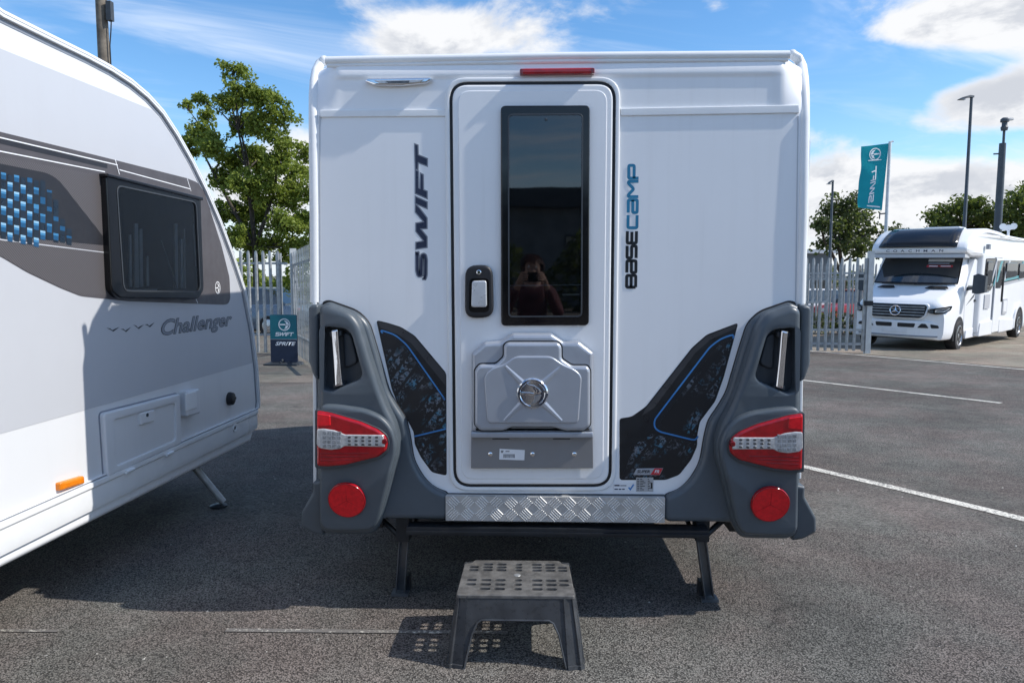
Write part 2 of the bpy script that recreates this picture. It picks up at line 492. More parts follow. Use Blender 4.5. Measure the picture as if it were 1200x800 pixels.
def fillet(p, r, n=4):
    out = []; N = len(p)
    for i in range(N):
        a, b, c = Vector(p[i - 1]).to_2d(), Vector(p[i]).to_2d(), Vector(p[(i + 1) % N]).to_2d()
        rr = r[i] if isinstance(r, (list, tuple)) else r
        d1, d2 = a - b, c - b
        if rr <= 0 or d1.length < 1e-9 or d2.length < 1e-9: out.append((b.x, b.y)); continue
        l = min(rr, d1.length * 0.48, d2.length * 0.48)
        p0, p2 = b + d1.normalized() * l, b + d2.normalized() * l
        for k in range(n + 1):
            t = k / n
            # blend towards a circular corner
            q = p0 * (1 - t) ** 2 + b * (2 * t * (1 - t)) + p2 * t * t
            out.append((q.x, q.y))
    return out


def inset(p, d):
    N = len(p); out = []
    for i in range(N):
        a, b, c = Vector(p[i - 1]), Vector(p[i]), Vector(p[(i + 1) % N])
        e1, e2 = (b - a), (c - b)
        if e1.length < 1e-9: e1 = e2
        if e2.length < 1e-9: e2 = e1
        e1 = e1.normalized(); e2 = e2.normalized()
        n1, n2 = Vector((-e1.y, e1.x)), Vector((-e2.y, e2.x))
        k = 1 + n1.dot(n2)
        m = (n1 + n2) / max(k, 0.35)
        out.append((b.x + m.x * d, b.y + m.y * d))
    return out


def FR(u, v, d): return Vector((u, -d, v))        # rear wall frame: x, z, towards the viewer
def FS(u, v, d): return Vector((d, u, v))         # side wall frame: y, z, outwards +x
def FT(u, v, d): return Vector((u, v, d))         # top frame


def plate(name, loop, d0, d1, bev, m, parent, fr=FR, seg=3, holes=(), hbev=0.0, back=False, shift=None, mirror=None, smooth=42, into=None, wn_=True):
    """solid with a rounded front edge over the outline; holes go right through"""
    loop = ccw(loop)
    if mirror is not None:
        loop = ccw([(2 * mirror - x, z) for x, z in loop]); holes = [[(2 * mirror - x, z) for x, z in h] for h in holes]
    V = []; F = []
    def ring(p, d):
        b = len(V); V.extend(fr(q[0], q[1], d) for q in p); return b
    def strip(a, b, n, flip=False):
        for k in range(n):
            q = (a + k, a + (k + 1) % n, b + (k + 1) % n, b + k)
            F.append(q[::-1] if flip else q)
    n = len(loop)
    r0 = ring(loop, d0); last = r0; cur = loop
    if bev > 0:
        r = ring(loop, d1 - bev); strip(last, r, n); last = r
        for k in range(1, seg + 1):
            a = k / seg * pi / 2
            cur = inset(loop, bev * (1 - cos(a)))
            r = ring(cur, d1 - bev + bev * sin(a)); strip(last, r, n); last = r
    else:
        r = ring(loop, d1); strip(last, r, n); last = r
    polys = [[Vector((q[0], q[1], 0)) for q in cur]]; idx = list(range(last, last + n))
    for h in holes:
        h = ccw(h); hn = len(h)
        front = inset(h, -hbev) if hbev else h
        rf = ring(front, d1); prev = rf
        polys.append([Vector((q[0], q[1], 0)) for q in front]); idx += list(range(rf, rf + hn))
        if hbev:
            for k in (1, 2):
                a = k / 2 * pi / 2
                rr = ring(inset(h, -hbev * (1 - sin(a))), d1 - hbev * (1 - cos(a))); strip(prev, rr, hn, False); prev = rr
        rb = ring(h, d0); strip(prev, rb, hn, False)
    flat = [q for pl in polys for q in pl]
    for t in tessellate_polygon(polys):
        pa, pb, pc = (flat[i] for i in t)
        a, b, c = (idx[i] for i in t)
        if (pb - pa).cross(pc - pa).z < 0: a, c = c, a
        F.append((a, b, c))
    if back: F.append(tuple(range(r0 + n - 1, r0 - 1, -1)))
    if shift is not None: V[:] = [q - shift for q in V]
    if into is not None: into.add(V, F); return None
    return link(name, V, F, m, parent, smooth, wn_)


def bend(o, fn, cuts):
    """cut a flat plate into strips and bend it over a curved front"""
    b = bmesh.new(); b.from_mesh(o.data)
    for c in cuts:
        bmesh.ops.bisect_plane(b, geom=b.verts[:] + b.edges[:] + b.faces[:], plane_co=(c, 0, 0), plane_no=(1, 0, 0))
    for v in b.verts: v.co = fn(v.co)
    b.to_mesh(o.data); b.free(); o.data.update()
    return o


def stroke(pts, w, closed=False):
    """mitred flat strip along a 2-D polyline: list of quads"""
    P = [Vector(p) for p in pts]; N = len(P); L = []; R = []
    for i in range(N):
        if closed: a, c = P[i - 1], P[(i + 1) % N]
        else: a, c = P[max(i - 1, 0)], P[min(i + 1, N - 1)]
        e1 = (P[i] - a) if (closed or i > 0) else (c - P[i])
        e2 = (c - P[i]) if (closed or i < N - 1) else e1
        e1.normalize(); e2.normalize()
        n1, n2 = Vector((-e1.y, e1.x)), Vector((-e2.y, e2.x))
        m = (n1 + n2) / max(1 + n1.dot(n2), 0.3)
        L.append(P[i] + m * w / 2); R.append(P[i] - m * w / 2)
    q = []
    for i in range(N if closed else N - 1):
        j = (i + 1) % N
        q.append([R[i], R[j], L[j], L[i]])
    return q


def stroke_obj(name, lines, w, m, parent, fr, d, th=0.0006, xf=None, width_end=None):
    V = []; F = []
    for k, ln in enumerate(lines):
        dd = d + 0.00012 * k
        for q in stroke(ln, w):
            if xf: q = [xf(*p) for p in q]
            b = len(V); V += [fr(p[0], p[1], dd) for p in q]; F.append((b, b + 1, b + 2, b + 3))
    return link(name, V, F, m, parent)


GLY = {  # wide square letters: (advance, strokes)
    'B': (1.25, [[(0, 0), (0, 1), (1.0, 1), (1.0, .5), (0, .5)], [(1.0, .5), (1.0, 0), (0, 0)]]),
    'a': (1.25, [[(0, 1), (1, 1), (1, 0), (0, 0), (0, .5), (1, .5)]]),
    'S': (1.25, [[(1.02, 1), (0, 1), (0, .5), (1, .5), (1, 0), (-.02, 0)]]),
    'E': (1.2, [[(1, 1), (0, 1), (0, 0), (1, 0)], [(0, .5), (.95, .5)]]),
    'C': (1.2, [[(1, 1), (0, 1), (0, 0), (1, 0)]]),
    'M': (1.45, [[(0, -.1), (0, 1), (.16, 1), (.6, .42), (1.04, 1), (1.2, 1), (1.2, -.1)]]),
    'P': (1.2, [[(0, -.1), (0, 1), (1, 1), (1, .4), (0, .4)]]),
}
SW = {  # italic bold logo letters
    'S': (2.35, [[(2.0, 1), (.25, 1), (.12, .88), (.12, .6), (.25, .5), (1.65, .5), (1.8, .4), (1.8, .14), (1.65, 0), (-.05, 0)]]),
    'W': (3.15, [[(.1, 1.12), (.1, .1), (.32, .1), (1.32, .98), (1.5, .98), (1.62, .1), (1.8, .1), (2.85, 1.12)]]),
    'I': (.62, [[(.1, -.12), (.1, 1.12)]]),
    'F': (1.95, [[(.1, -.12), (.1, 1), (1.75, 1)], [(.1, .48), (1.35, .48)]]),
    'T': (1.9, [[(-.1, 1), (1.9, 1)], [(.62, -.12), (.62, 1)]]),
}


def word(txt, gly, slant=0.0):
    x = 0; out = []
    for ch in txt:
        adv, ls = gly[ch]
        for l in ls: out.append([(x + px + slant * py, py) for px, py in l])
        x += adv
    return out, x


def text_mesh(name, s, m, parent, M, bold=0.0, shear=0.0, depth=0.0006, align='CENTER', sx=1.0):
    c = bpy.data.curves.new(name, 'FONT'); c.body = s; c.size = 1.0; c.offset = bold; c.shear = shear
    c.extrude = 0.0; c.align_x = align; c.align_y = 'CENTER'; c.resolution_u = 3
    o = bpy.data.objects.new(name + '_tmp', c); COL.objects.link(o)
    me = bpy.data.meshes.new_from_object(o.evaluated_get(bpy.context.evaluated_depsgraph_get()))
    bpy.data.objects.remove(o); bpy.data.curves.remove(c)
    me.transform(M @ Matrix.Diagonal((sx, 1, 1, 1)))
    me.materials.clear(); me.materials.append(m); me.name = name
    r = bpy.data.objects.new(name, me); COL.objects.link(r); r.parent = parent
    return r


def G(y):
    """height of the ground, which falls away gently beyond the caravan"""
    if y < 1: return 0.0
    if y < 2: return -0.012 * (y - 1) ** 2
    return -0.024 * (min(y, 60) - 1.5)


# ------------------------------------------------------------------ SETTING: ground
def sheet(name, poly_fn, ys, m, dz=0.0, kind='structure'):
    V = []; F = []
    for y in ys:
        a, b = poly_fn(y)
        V += [(a, y, G(y) + dz), (b, y, G(y) + dz)]
    for i in range(len(ys) - 1): F.append((2 * i, 2 * i + 1, 2 * i + 3, 2 * i + 2))
    o = link(name, V, F, m); o['kind'] = kind
    return o


YS = [-120, -20, -4, 0.4, 1, 1.2, 1.4, 1.6, 1.8, 2, 3, 5, 8, 12, 20, 40, 60, 200, 3000]
sheet('ground', lambda y: (-2500, 2500), YS, ASPH)


def line_strip(name, p0, p1, w, m, dz=0.004):
    p0, p1 = Vector(p0), Vector(p1)
    d = (p1 - p0); n = max(2, int(d.length / 0.5)); s = Vector((d.y, -d.x)).normalized() * w / 2
    V = []; F = []
    for i in range(n + 1):
        c = p0 + d * (i / n)
        for q in (c - s, c + s): V.append((q.x, q.y, G(q.y) + dz))
    for i in range(n): F.append((2 * i, 2 * i + 1, 2 * i + 3, 2 * i + 2))
    # make the faces look up
    F = [f[::-1] for f in F] if (Vector(V[1]) - Vector(V[0])).cross(Vector(V[2]) - Vector(V[0])).z < 0 else F
    o = link(name, V, F, m); o['kind'] = 'structure'
    return o


line_strip('bay_line', (4.05, -0.85), (-0.6, 6.10), 0.088, LINE)
line_strip('bay_line', (5.34, 5.60), (2.60, 9.60), 0.088, LINE)
line_strip('kerb_line', (13.0, 0.30), (4.6, 16.05), 0.11, LINE)
line_strip('worn_line', (-1.30, -0.235), (-0.20, -0.222), 0.026, LINEW)
line_strip('worn_line', (-2.6, -0.27), (-1.95, -0.262), 0.02, LINEW)
# the pale yard where the motorhome stands, beyond the kerb line
kx = lambda y: 13.0 + (y - 0.30) * (4.6 - 13.0) / (16.05 - 0.30) + 0.22
sheet('yard', lambda y: (kx(y), 60), [1.0, 2, 3, 5, 8, 12, 16.05, 20, 40, 60], YARD, 0.004)
sheet('paving', lambda y: (-30, -2.2), [7.2, 9, 12, 16, 22], PAVE, 0.004)

# ------------------------------------------------------------------ THE CARAVAN seen from behind
CX = -0.009


def T(pts, d=0.0):
    """trace on the photograph -> (x, z) on the plane y = -d of the rear wall"""
    out = []
    for px, py in pts:
        r = ray(px, py); t = (-d - CAM.y) / r.y; p = CAM + r * t
        out.append((p.x, p.z))
    return out


def rect(x0, y0, x1, y1): return [(x0, y1), (x1, y1), (x1, y0), (x0, y0)]


cv = thing('caravan', (0, 0, 0), 'small white caravan seen square from behind with grey bumpers, red lamps and a rear door', 'caravan')
# body shell: rounded box with a sloping nose
mb = MB()
def body_sec(y, top, xs=0.985, zb=0.40, r=0.10):
    p = [(-xs, zb), (xs, zb), (xs, top), (-xs, top)]
    p = fillet(p, [0.02, 0.02, r, r], 5)
    return [(CX + a, y, b) for a, b in p]
mb.loft([body_sec(0.006, 2.0), body_sec(0.03, 2.078), body_sec(0.075, 2.146), body_sec(0.15, 2.206, 1.0, r=.07), body_sec(0.22, 2.236, 1.02, r=.06), body_sec(0.4, 2.242, 1.02, r=.06), body_sec(2.6, 2.25), body_sec(3.2, 2.10), body_sec(3.7, 1.35), body_sec(3.95, 0.85)])
mb.build('body_shell', WHITE, cv, 40)
# rear wall panel: flat below, a scooped header above (height field)
X0, X1 = T([(373, 300)])[0][0], T([(937, 300)])[0][0]
ZT = T([(650, 66)])[0][1]
NX = 150
zs = [0.405] + [0.405 + k * (1.96 - 0.405) / 8 for k in range(1, 9)] + [1.96 + k * (ZT - 1.96) / 52 for k in range(1, 53)]
xa, xb = T([(396, 100)])[0][0], T([(908, 100)])[0][0]
zl = T([(650, 88.5)])[0][1]
def sst(v, a, b):
    t = max(0, min(1, (v - a) / (b - a))); return t * t * (3 - 2 * t)
def roll(z):
    t = max(0.0, min(0.985, (z - 1.95) / 0.30)); return 0.28 * (1 - sqrt(max(0.0, 1 - t * t)))
V = []; F = []
for z in zs:
    for i in range(NX + 1):
        x = X0 + (X1 - X0) * i / NX
        raise_ = 0.0035 * sst(z, 1.985, 2.03)
        inside = sst(x, xa - 0.035, xa + 0.02) * (1 - sst(x, xb - 0.02, xb + 0.035)) * (1 - sst(z, zl - 0.012, zl + 0.004))
        d = raise_ - 0.006 * inside * sst(z, 1.99, 2.03)
        if z > zl + 0.006: d -= (1 - sqrt(max(0, 1 - min(1, (z - zl - 0.006) / (ZT + 0.008 - zl)) ** 2))) * 0.075
        d -= roll(z) * sst(abs(x - CX), .86, .975) + .014 * sst(abs(x - CX), .935, .972) * sst(z, 1.96, 2.02)
        V.append((CX + (x - CX) * (1 + max(0.0, -d) / 3.0 * sst(abs(x - CX), .8, .975)), -d, z))
for yy_, zz_ in ((.16, .012), (.45, .014)):
    zs.append(ZT + zz_)
    for i in range(NX + 1): V.append((X0 + (X1 - X0) * i / NX, max(yy_, roll(ZT)), ZT + zz_))
for j in range(len(zs) - 1):
    for i in range(NX):
        a = j * (NX + 1) + i
        F.append((a, a + 1, a + NX + 2, a + NX + 1))
link('rear_panel', V, F, WHITE, cv, 60)
# ledge strips either side of the door
for nm, p in (('ledge_strip', [(374, 128), (523, 127), (523, 135.5), (374, 136.5)]), ('ledge_strip', [(728, 126), (938, 122), (938, 131.5), (728, 135)])):
    plate(nm, T(p, .02), -0.005, 0.0065, 0.003, TRIMW, cv)
# corner trims and roof rail
def trim_path(pts):
    out = []
    for px, py in pts:
        y = 0.0
        for _ in range(12):
            x, z = T([(px, py)], -y)[0]; y = roll(z)
        out.append(Vector((x, y * .94 + .010, z)))
    return out
for pts in ([(368.5, 354), (368, 250), (367, 140), (367.4, 112), (368.6, 96), (371, 84), (375, 76), (380, 71.5)], [(938.5, 356), (941.5, 250), (943.5, 140), (943.2, 110), (941.8, 92), (939, 78), (934.5, 69), (928, 64.5)]):
    mb = MB(); mb.tube(trim_path(pts), [.021] * 5 + [.021, .021, .019], 12)
    ep = mb_end = trim_path(pts)[-1]
    mb.lathe([(0, -.021), (.012, -.017), (.020, -.006), (.020, .006), (.012, .017), (0, .021)], 14, Matrix.Translation(ep))
    mb.build('corner_trim', TRIMW, cv, 60)
plate('corner_trim', T([(367, 352), (371.5, 352), (372, 560), (368, 572)]), -0.03, 0.010, 0.004, TRIMW, cv)
plate('corner_trim', T([(937, 354), (942, 354), (938, 560), (934, 560)]), -0.03, 0.010, 0.004, TRIMW, cv)
plate('panel_joint', T([(374.6, 352), (374.2, 136), (375.4, 136), (375.8, 352)]), -0.01, 0.0012, 0, PALEGREY, cv)
plate('panel_joint', T([(931.6, 354), (934.6, 136), (935.8, 136), (932.8, 354)]), -0.01, 0.0012, 0, PALEGREY, cv)
mb = MB()
pa, pb = T([(381, 70.5)])[0], T([(926, 63.5)])[0]
mb.tube([(pa[0], 0.012, pa[1]), (0, 0.008, (pa[1] + pb[1]) / 2 + .004), (pb[0], 0.012, pb[1])], 0.0165, 14)
mb.build('roof_rail', TRIMW, cv, 60)
mb = MB()
mb.tube([(pa[0] + .005, 0.010, pa[1] - .019), (0, 0.004, (pa[1] + pb[1]) / 2 - .015), (pb[0] - .005, 0.010, pb[1] - .019)], 0.008, 10)
mb.build('roof_rail_bead', TRIMW, cv, 60)
mb = MB()
a, b = T([(768, 58)])[0], T([(862, 57)])[0]
mb.box(a[0] * 1.10, b[0] * 1.09, .30, 1.0, 2.318, 2.332); sp_ = mb.build('solar_panel', BLACKG, cv)
for xx in (a[0] * 1.14, b[0] * 1.05):
    mb = MB(); mb.box(xx - .02, xx + .02, .32, .98, 2.235, 2.319); mb.build('panel_foot', GREYD, sp_)
# awning light and high brake light
al = [(427, 95), (431, 92), (503, 91), (507, 93), (500, 97.5), (470, 100.5), (440, 100)]
plate('awning_light_bezel', fillet(T(al, .02), .006, 3), 0.0, 0.024, 0.006, CHROME, cv)
plate('awning_light_lens', fillet(T([(438, 94.5), (497, 93.5), (492, 96.5), (468, 98.6), (446, 98.2)], .025), .003, 2), 0.01, 0.027, 0.002, CLEAR, cv)
plate('awning_light_cell', T([(452, 95.2), (480, 94.8), (479, 97.4), (455, 97.6)], .028), 0.02, 0.0285, 0, LED, cv)
bl = plate('brake_light', fillet(T([(609, 80.5), (697, 79.5), (697, 86), (609, 87)], .03), .008, 3), -0.01, 0.034, 0.006, RED, cv)
plate('brake_light_end', T([(609.5, 81), (613, 81), (613, 86.5), (609.5, 86.5)], .035), 0.0, 0.0365, 0.002, REDD, bl)
plate('brake_light_end', T([(693, 80), (696.6, 80), (696.6, 86), (693, 86)], .035), 0.0, 0.0365, 0.002, REDD, bl)

# ---- door
seal_o = T([(526.6, 563), (526, 95), (722, 93.5), (718.5, 569)], .012)
seal_o = T([(531, 571), (526, 95.5), (722.5, 94.5), (717, 571)], .012)
lip = fillet(inset(ccw(seal_o), -0.016), [.085, .085, .085, .085], 8)
seal = fillet(seal_o, .075, 8)
frame = plate('door_frame', lip, -0.02, 0.010, 0.006, TRIMW, cv, holes=[inset(ccw(seal), 0.001)], hbev=0.003)
plate('door_seal', seal, -0.01, 0.0045, 0.0, SEAL, cv)
leaf_o = inset(ccw(seal), 0.0125)
door = plate('door', leaf_o, 0.0, 0.012, 0.008, WHITE, cv)
plate('door_skin', fillet(inset(ccw(seal_o), 0.036), .05, 6), 0.0, 0.0150, 0.003, WHITE2, door)
# window in the door
wf = fillet(T([(587, 382), (586.5, 123), (691.5, 122.5), (690.5, 381.5)], .04), .02, 5)
wi = fillet(T([(596.5, 371), (596, 134), (682.5, 133.5), (681.5, 370.5)], .04), .016, 5)
plate('window_frame', wf, 0.01, 0.030, 0.006, BLACKG, door, holes=[wi])
plate('window_pane', wi, 0.02, 0.027, 0.0, GLASS, door)
plate('window_beading', inset(ccw(wi), -0.0035), 0.02, 0.0315, 0.001, GREYD, door, holes=[inset(ccw(wi), 0.002)])
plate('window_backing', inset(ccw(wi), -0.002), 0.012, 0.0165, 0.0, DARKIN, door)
plate('blind_rail', T([(598, 334), (681, 333), (681, 334.3), (598, 335.3)], .03), 0.015, 0.0205, 0.0, CURTAIN, door)
plate('window_catch', T([(660, 338), (678, 337.5), (678, 342.5), (660, 343)], .03), 0.015, 0.0215, 0.001, GREYD, door)
plate('window_catch_label', T([(659, 344.5), (679, 344), (679, 345.8), (659, 346.3)], .03), 0.015, 0.021, 0.0, WHITEP, door)
mb = MB(); c = T([(640, 139)], .045)[0]
mb.lathe([(0.0055, 0.0), (0.0055, 0.003), (0.0, 0.004)], 12, Matrix.Translation((c[0], -0.0275, c[1])) @ Matrix.Rotation(pi / 2, 4, 'X'))
mb.build('window_stud', GREYD, door)
# handle
hz = fillet(T([(544.5, 373), (545, 311), (577, 310), (578.5, 372)], .04), .045, 6)
LEVER = mat('pale_lever', (.60, .62, .64), .28, .3)
dh = plate('door_handle', hz, 0.008, 0.040, 0.010, SEAL, door)
plate('handle_well', fillet(T([(549, 366), (550, 326), (573, 326), (573, 366)], .05), .02, 5), 0.035, 0.0408, 0.0, BLACKG, dh)
plate('handle_lever', fillet(T([(552, 360), (553, 329), (570, 328.5), (570.5, 360)], .05), .012, 4), 0.035, 0.050, 0.005, LEVER, dh)
mb = MB(); c = T([(561, 319)], .05)[0]
mb.lathe([(0.0095, 0.0), (0.0095, 0.006), (0.0065, 0.0075), (0.006, 0.0065), (0, 0.0065)], 20, Matrix.Translation((c[0], -0.0395, c[1])) @ Matrix.Rotation(pi / 2, 4, 'X'))
mb.build('handle_lock', CHROME, dh)
# moulded locker on the door
hat = T([(552.5, 506), (552.5, 414), (568, 401), (586, 399.5), (601, 390.5), (646, 390.5), (661, 400.5), (678, 399.5), (695.5, 413), (695.5, 506)], .05)
locker = plate('door_locker', fillet(hat, .006, 2), 0.02, 0.062, 0.018, SILVER, door)
lid_px = [(556.5, 497), (556.5, 433), (562, 426.5), (581.5, 426), (590.5, 417.5), (590.5, 404), (595, 400.5), (654, 400.5), (658, 405.5), (658, 420), (670, 428), (688, 428), (691.5, 433), (691.5, 497.5), (684, 503.5), (662, 503.5), (648.5, 499.5), (599, 499.5), (590, 503.5), (563, 503.5)]
lid_o = T(lid_px, .065)
plate('lid_gap', fillet(inset(ccw(lid_o), -0.005), .010, 3), 0.05, 0.0632, 0.0, SEAL, door)
plate('locker_lid', fillet(lid_o, .010, 3), 0.05, 0.088, 0.014, SILVER, door, seg=4)
# raised centre field of the lid
fld = T([(571, 496), (567, 440), (576, 431), (590, 427), (604, 417), (646, 417), (660, 427), (673, 432), (682, 440), (678, 496)], .09)
plate('lid_field', fillet(fld, .02, 4), 0.08, 0.0945, 0.0065, SILVER, door, seg=4)
ec = T([(624, 461)], .095)[0]
cxz = Vector((ec[0], 0, ec[1]))
for ex, ey in ((592, 429), (657, 430), (591, 493), (658, 493)):
    q = T([(ex, ey)], .095)[0]
    d = Vector((q[0] - ec[0], 0, q[1] - ec[1])); L = d.length; d.normalize(); s = Vector((-d.z, 0, d.x))
    a = cxz + d * 0.045; b = cxz + d * L
    v = []
    for p, w in ((a, 0.016), (b, 0.007)):
        for k, (o_, h) in enumerate(((-1, 0), (-.35, .006), (.35, .006), (1, 0))):
            pt = p + s * w * o_; v.append((pt.x, -(0.0944 + (h if p is a else h * .25)), pt.z))
    m2 = MB(); m2.add(v, [(0, 1, 5, 4), (1, 2, 6, 5), (2, 3, 7, 6)]); m2.build('lid_rib', SILVER, door, 20)
# emblem: chrome ring with a bird sweeping over a globe
em = Matrix.Translation((ec[0], -0.094, ec[1])) @ Matrix.Rotation(pi / 2, 4, 'X')
mb = MB()
mb.lathe([(0.062, 0), (0.062, 0.004), (0.057, 0.009), (0.050, 0.009), (0.047, 0.004), (0.0, 0.004)], 40, em)
mb.build('door_emblem', CHROME, door, 40)
def emb(pts, d0, d1, m, name):
    R_ = 0.0472
    plate(name, [(ec[0] + x * R_, ec[1] + y * R_) for x, y in pts], d0, d1, 0.0015, m, door, seg=2)
emb([(-.45, .82), (.1, .72), (.55, .45), (.75, .18), (.62, -.02), (.3, .05), (.1, .0), (.14, .3), (-.1, .58)], .095, .1045, CHROME, 'emblem_wing')
emb([(-.92, .14), (-.2, .12), (.1, .05), (.1, -.12), (-.2, -.1), (-.92, -.08)], .095, .1035, CHROME, 'emblem_tail')
emb([(.2, -.15), (.75, -.06), (.6, -.5), (.25, -.8), (-.15, -.9), (.1, -.55)], .095, .102, SILVERD, 'emblem_globe')
# lower ledge and flap
plate('locker_ledge', T([(552, 512.5), (695, 512.5), (695, 505.5), (552, 505.5)], .06), 0.02, 0.070, 0.006, SILVER, door)
plate('locker_flap', T([(552, 548.5), (552, 511), (695, 511), (695, 548.5)], .04), 0.02, 0.041, 0.003, SILVERD, door)
for px in (574.5, 624, 673):
    mb = MB(); c = T([(px, 532)], .041)[0]
    mb.lathe([(0.009, 0), (0.009, 0.002), (0.004, 0.0042), (0, 0.0042)], 16, Matrix.Translation((c[0], -0.0405, c[1])) @ Matrix.Rotation(pi / 2, 4, 'X'))
    mb.build('flap_screw', CHROME, door)
for px in (587, 658):
    plate('flap_slot', T([(px - 10, 514.6), (px + 10, 514.6), (px + 10, 513.4), (px - 10, 513.4)], .041), 0.03, 0.0415, 0, SEAL, door)
plate('barcode_label', T([(585, 538), (585.5, 525.5), (615, 527), (614.5, 539)], .041), 0.0415, 0.0420, 0, WHITEP, door)
mb = MB()
for k in range(13):
    x = 590 + k * 1.05
    plate('', T([(x, 536.2), (x + random.choice((.35, .6)), 536.2), (x + .5, 531.8), (x, 531.8)], .042), 0.042, 0.0424, 0, None, None, into=mb)
for x0, x1, y in ((587, 590, 527.6), (587, 589.5, 529.2), (592.5, 597, 528.2)):
    plate('', T([(x0, y + .9), (x1, y + .9), (x1, y), (x0, y)], .042), 0.042, 0.0424, 0, None, None, into=mb)
o = mb.build('barcode', BLACKV, door, None)

# ---- lettering on the rear wall
def vert_word(name, gly, txt, px, y_bot, y_top, capw_px, m, w, slant, d=0.0012, outline=None, parent=cv, off=(0, 0)):
    ls, tot = word(txt, gly, slant)
    a = T([(px, y_bot)])[0]; b = T([(px, y_top)])[0]
    cap = abs(T([(px + capw_px, y_bot)])[0][0] - a[0])
    us = [q[0] for l in ls for q in l]; u0, u1 = min(us), max(us)
    k = (b[1] - a[1]) / (u1 - u0)
    # reading direction is up the wall, tops of the letters to the left; w is a fraction of the cap height
    sx = cap
    V = []; F = []
    for i, l in enumerate(ls):
        pl = [(q[0] * k, q[1] * cap) for q in l]
        if not slant and len(pl) > 2: pl = [pl[0]] + fillet(pl, cap * .16, 3)[4:-4] + [pl[-1]]
        for qd in stroke(pl, w * cap):
            bI = len(V)
            V += [FR(a[0] + cap - p[1] + off[0], a[1] + (p[0] - u0 * k) + off[1], d + i * 0.00015) for p in qd]; F.append((bI, bI + 1, bI + 2, bI + 3))
    return link(name, V, F, m, parent)
def lt(pts, y0): return T([(478 + a / 8.89, y0 + b / 8.89) for a, b in pts])
LET = [[(75, 85), (100, 95), (103, 195), (198, 235), (198, 303), (103, 265), (100, 345), (82, 335)],
       [(82, 355), (105, 365), (108, 540), (132, 550), (135, 390), (155, 400), (158, 558), (196, 575), (196, 640), (82, 590)],
       [(82, 630), (196, 685), (196, 745), (82, 695)],
       [(125, 800 - 45), (125, 756), (195, 851), (195, 954), (125, 959), (195, 1046), (195, 1151), (88, 1168), (88, 1106), (172, 1091), (88, 986), (88, 906), (172, 891), (82, 786), (82, 712)][1:]]
for k, pl_ in enumerate(LET):
    p_ = lt(pl_, 160)
    plate('maker_letter_edge', inset(ccw(p_), -.0045), -.001, .0003 + .00005 * k, 0, GREYV, cv, wn_=False)
    plate('maker_letter', p_, 0, .0008, 0, NAVY, cv, wn_=False)
S_ = fillet(lt([(98, 448), (98, 640), (112, 690), (138, 690), (142, 510), (152, 478), (174, 480), (185, 520), (183, 690), (170, 728)], 245), .01, 3)
for nm_, w_, m_, d_ in (('maker_letter_edge', .019, GREYV, .0003), ('maker_letter', .0095, NAVY, .0008)):
    stroke_obj(nm_, [S_], w_, m_, cv, FR, d_)
vert_word('model_lettering', GLY, 'BaSE', 734.2, 336.5, 271, 10.6, BLACKV, .33, 0, .0012)
vert_word('model_lettering', GLY, 'CaMP', 735.8, 267, 194, 10.5, BLUEV, .33, 0, .0012)

# ---- black side graphics with a blue line and a printed tyre
gl_ = T([(441, 375), (454, 378), (470, 383), (486, 393), (523, 437), (523.5, 557), (506, 553), (493, 535), (486, 520), (485, 506), (477, 491), (466, 473), (459, 455)])
plate('side_graphic', fillet(gl_, .012, 3), -0.002, 0.0012, 0, BLACKV, cv)
plate('graphic_print', T([(447, 391), (463, 396), (474, 405), (522.5, 472), (522.5, 501), (487, 509), (478, 490), (467, 472), (460, 455)]), 0.0, 0.0020, 0, TYREP, cv)
plate('graphic_print', T([(487, 514), (522.5, 507), (522.5, 556), (507, 552), (495, 535)]), 0.0, 0.0020, 0, TYREP, cv)
stroke_obj('graphic_stripe', [fillet(T([(444.5, 386), (463, 392), (477, 404), (523, 470)]), .02, 3)], .006, BLUEL, cv, FR, .0024)
stroke_obj('graphic_stripe', [T([(485.5, 511), (523, 502)])], .006, BLUEL, cv, FR, .0024)
BEV = mat('graphic_bevel_grey', (.040, .041, .046), .35)
plate('graphic_bevel', T([(443, 377), (455, 379.5), (470, 384.5), (485, 394), (522.5, 438), (522.5, 452), (482, 402), (466, 391.5), (446, 384)]), 0, .0016, 0, BEV, cv, wn_=False)
plate('graphic_bevel', T([(757, 478), (811, 409), (828, 394), (863, 380), (861.5, 385), (832, 398), (815, 413), (766, 478), (752, 487)]), 0, .0016, 0, BEV, cv, wn_=False)
gr_ = T([(726, 490), (740, 488), (757, 476), (811, 407), (828, 392), (865, 378), (862, 390), (848, 442), (838, 470), (820, 494), (817, 510), (817, 522), (810, 538), (796, 556), (780, 562), (726, 562)])
plate('side_graphic', fillet(gr_, .012, 3), -0.002, 0.0012, 0, BLACKV, cv)
plate('graphic_print', T([(772, 500), (775, 492), (836, 410), (846, 401), (857, 398), (846, 440), (836, 468), (818, 492), (815, 510)]), 0.0, 0.0020, 0, TYREP, cv)
plate('graphic_print', T([(728, 560), (745, 520), (764, 508), (815, 520), (808, 536), (795, 554), (780, 560.5)]), 0.0, 0.0020, 0, TYREP, cv)
stroke_obj('graphic_stripe', [fillet(T([(861, 391), (845, 396.5), (832, 406), (766.5, 492), (767, 501), (773, 505.5), (816, 516)]), .02, 3)], .0065, BLUEL, cv, FR, .0024)
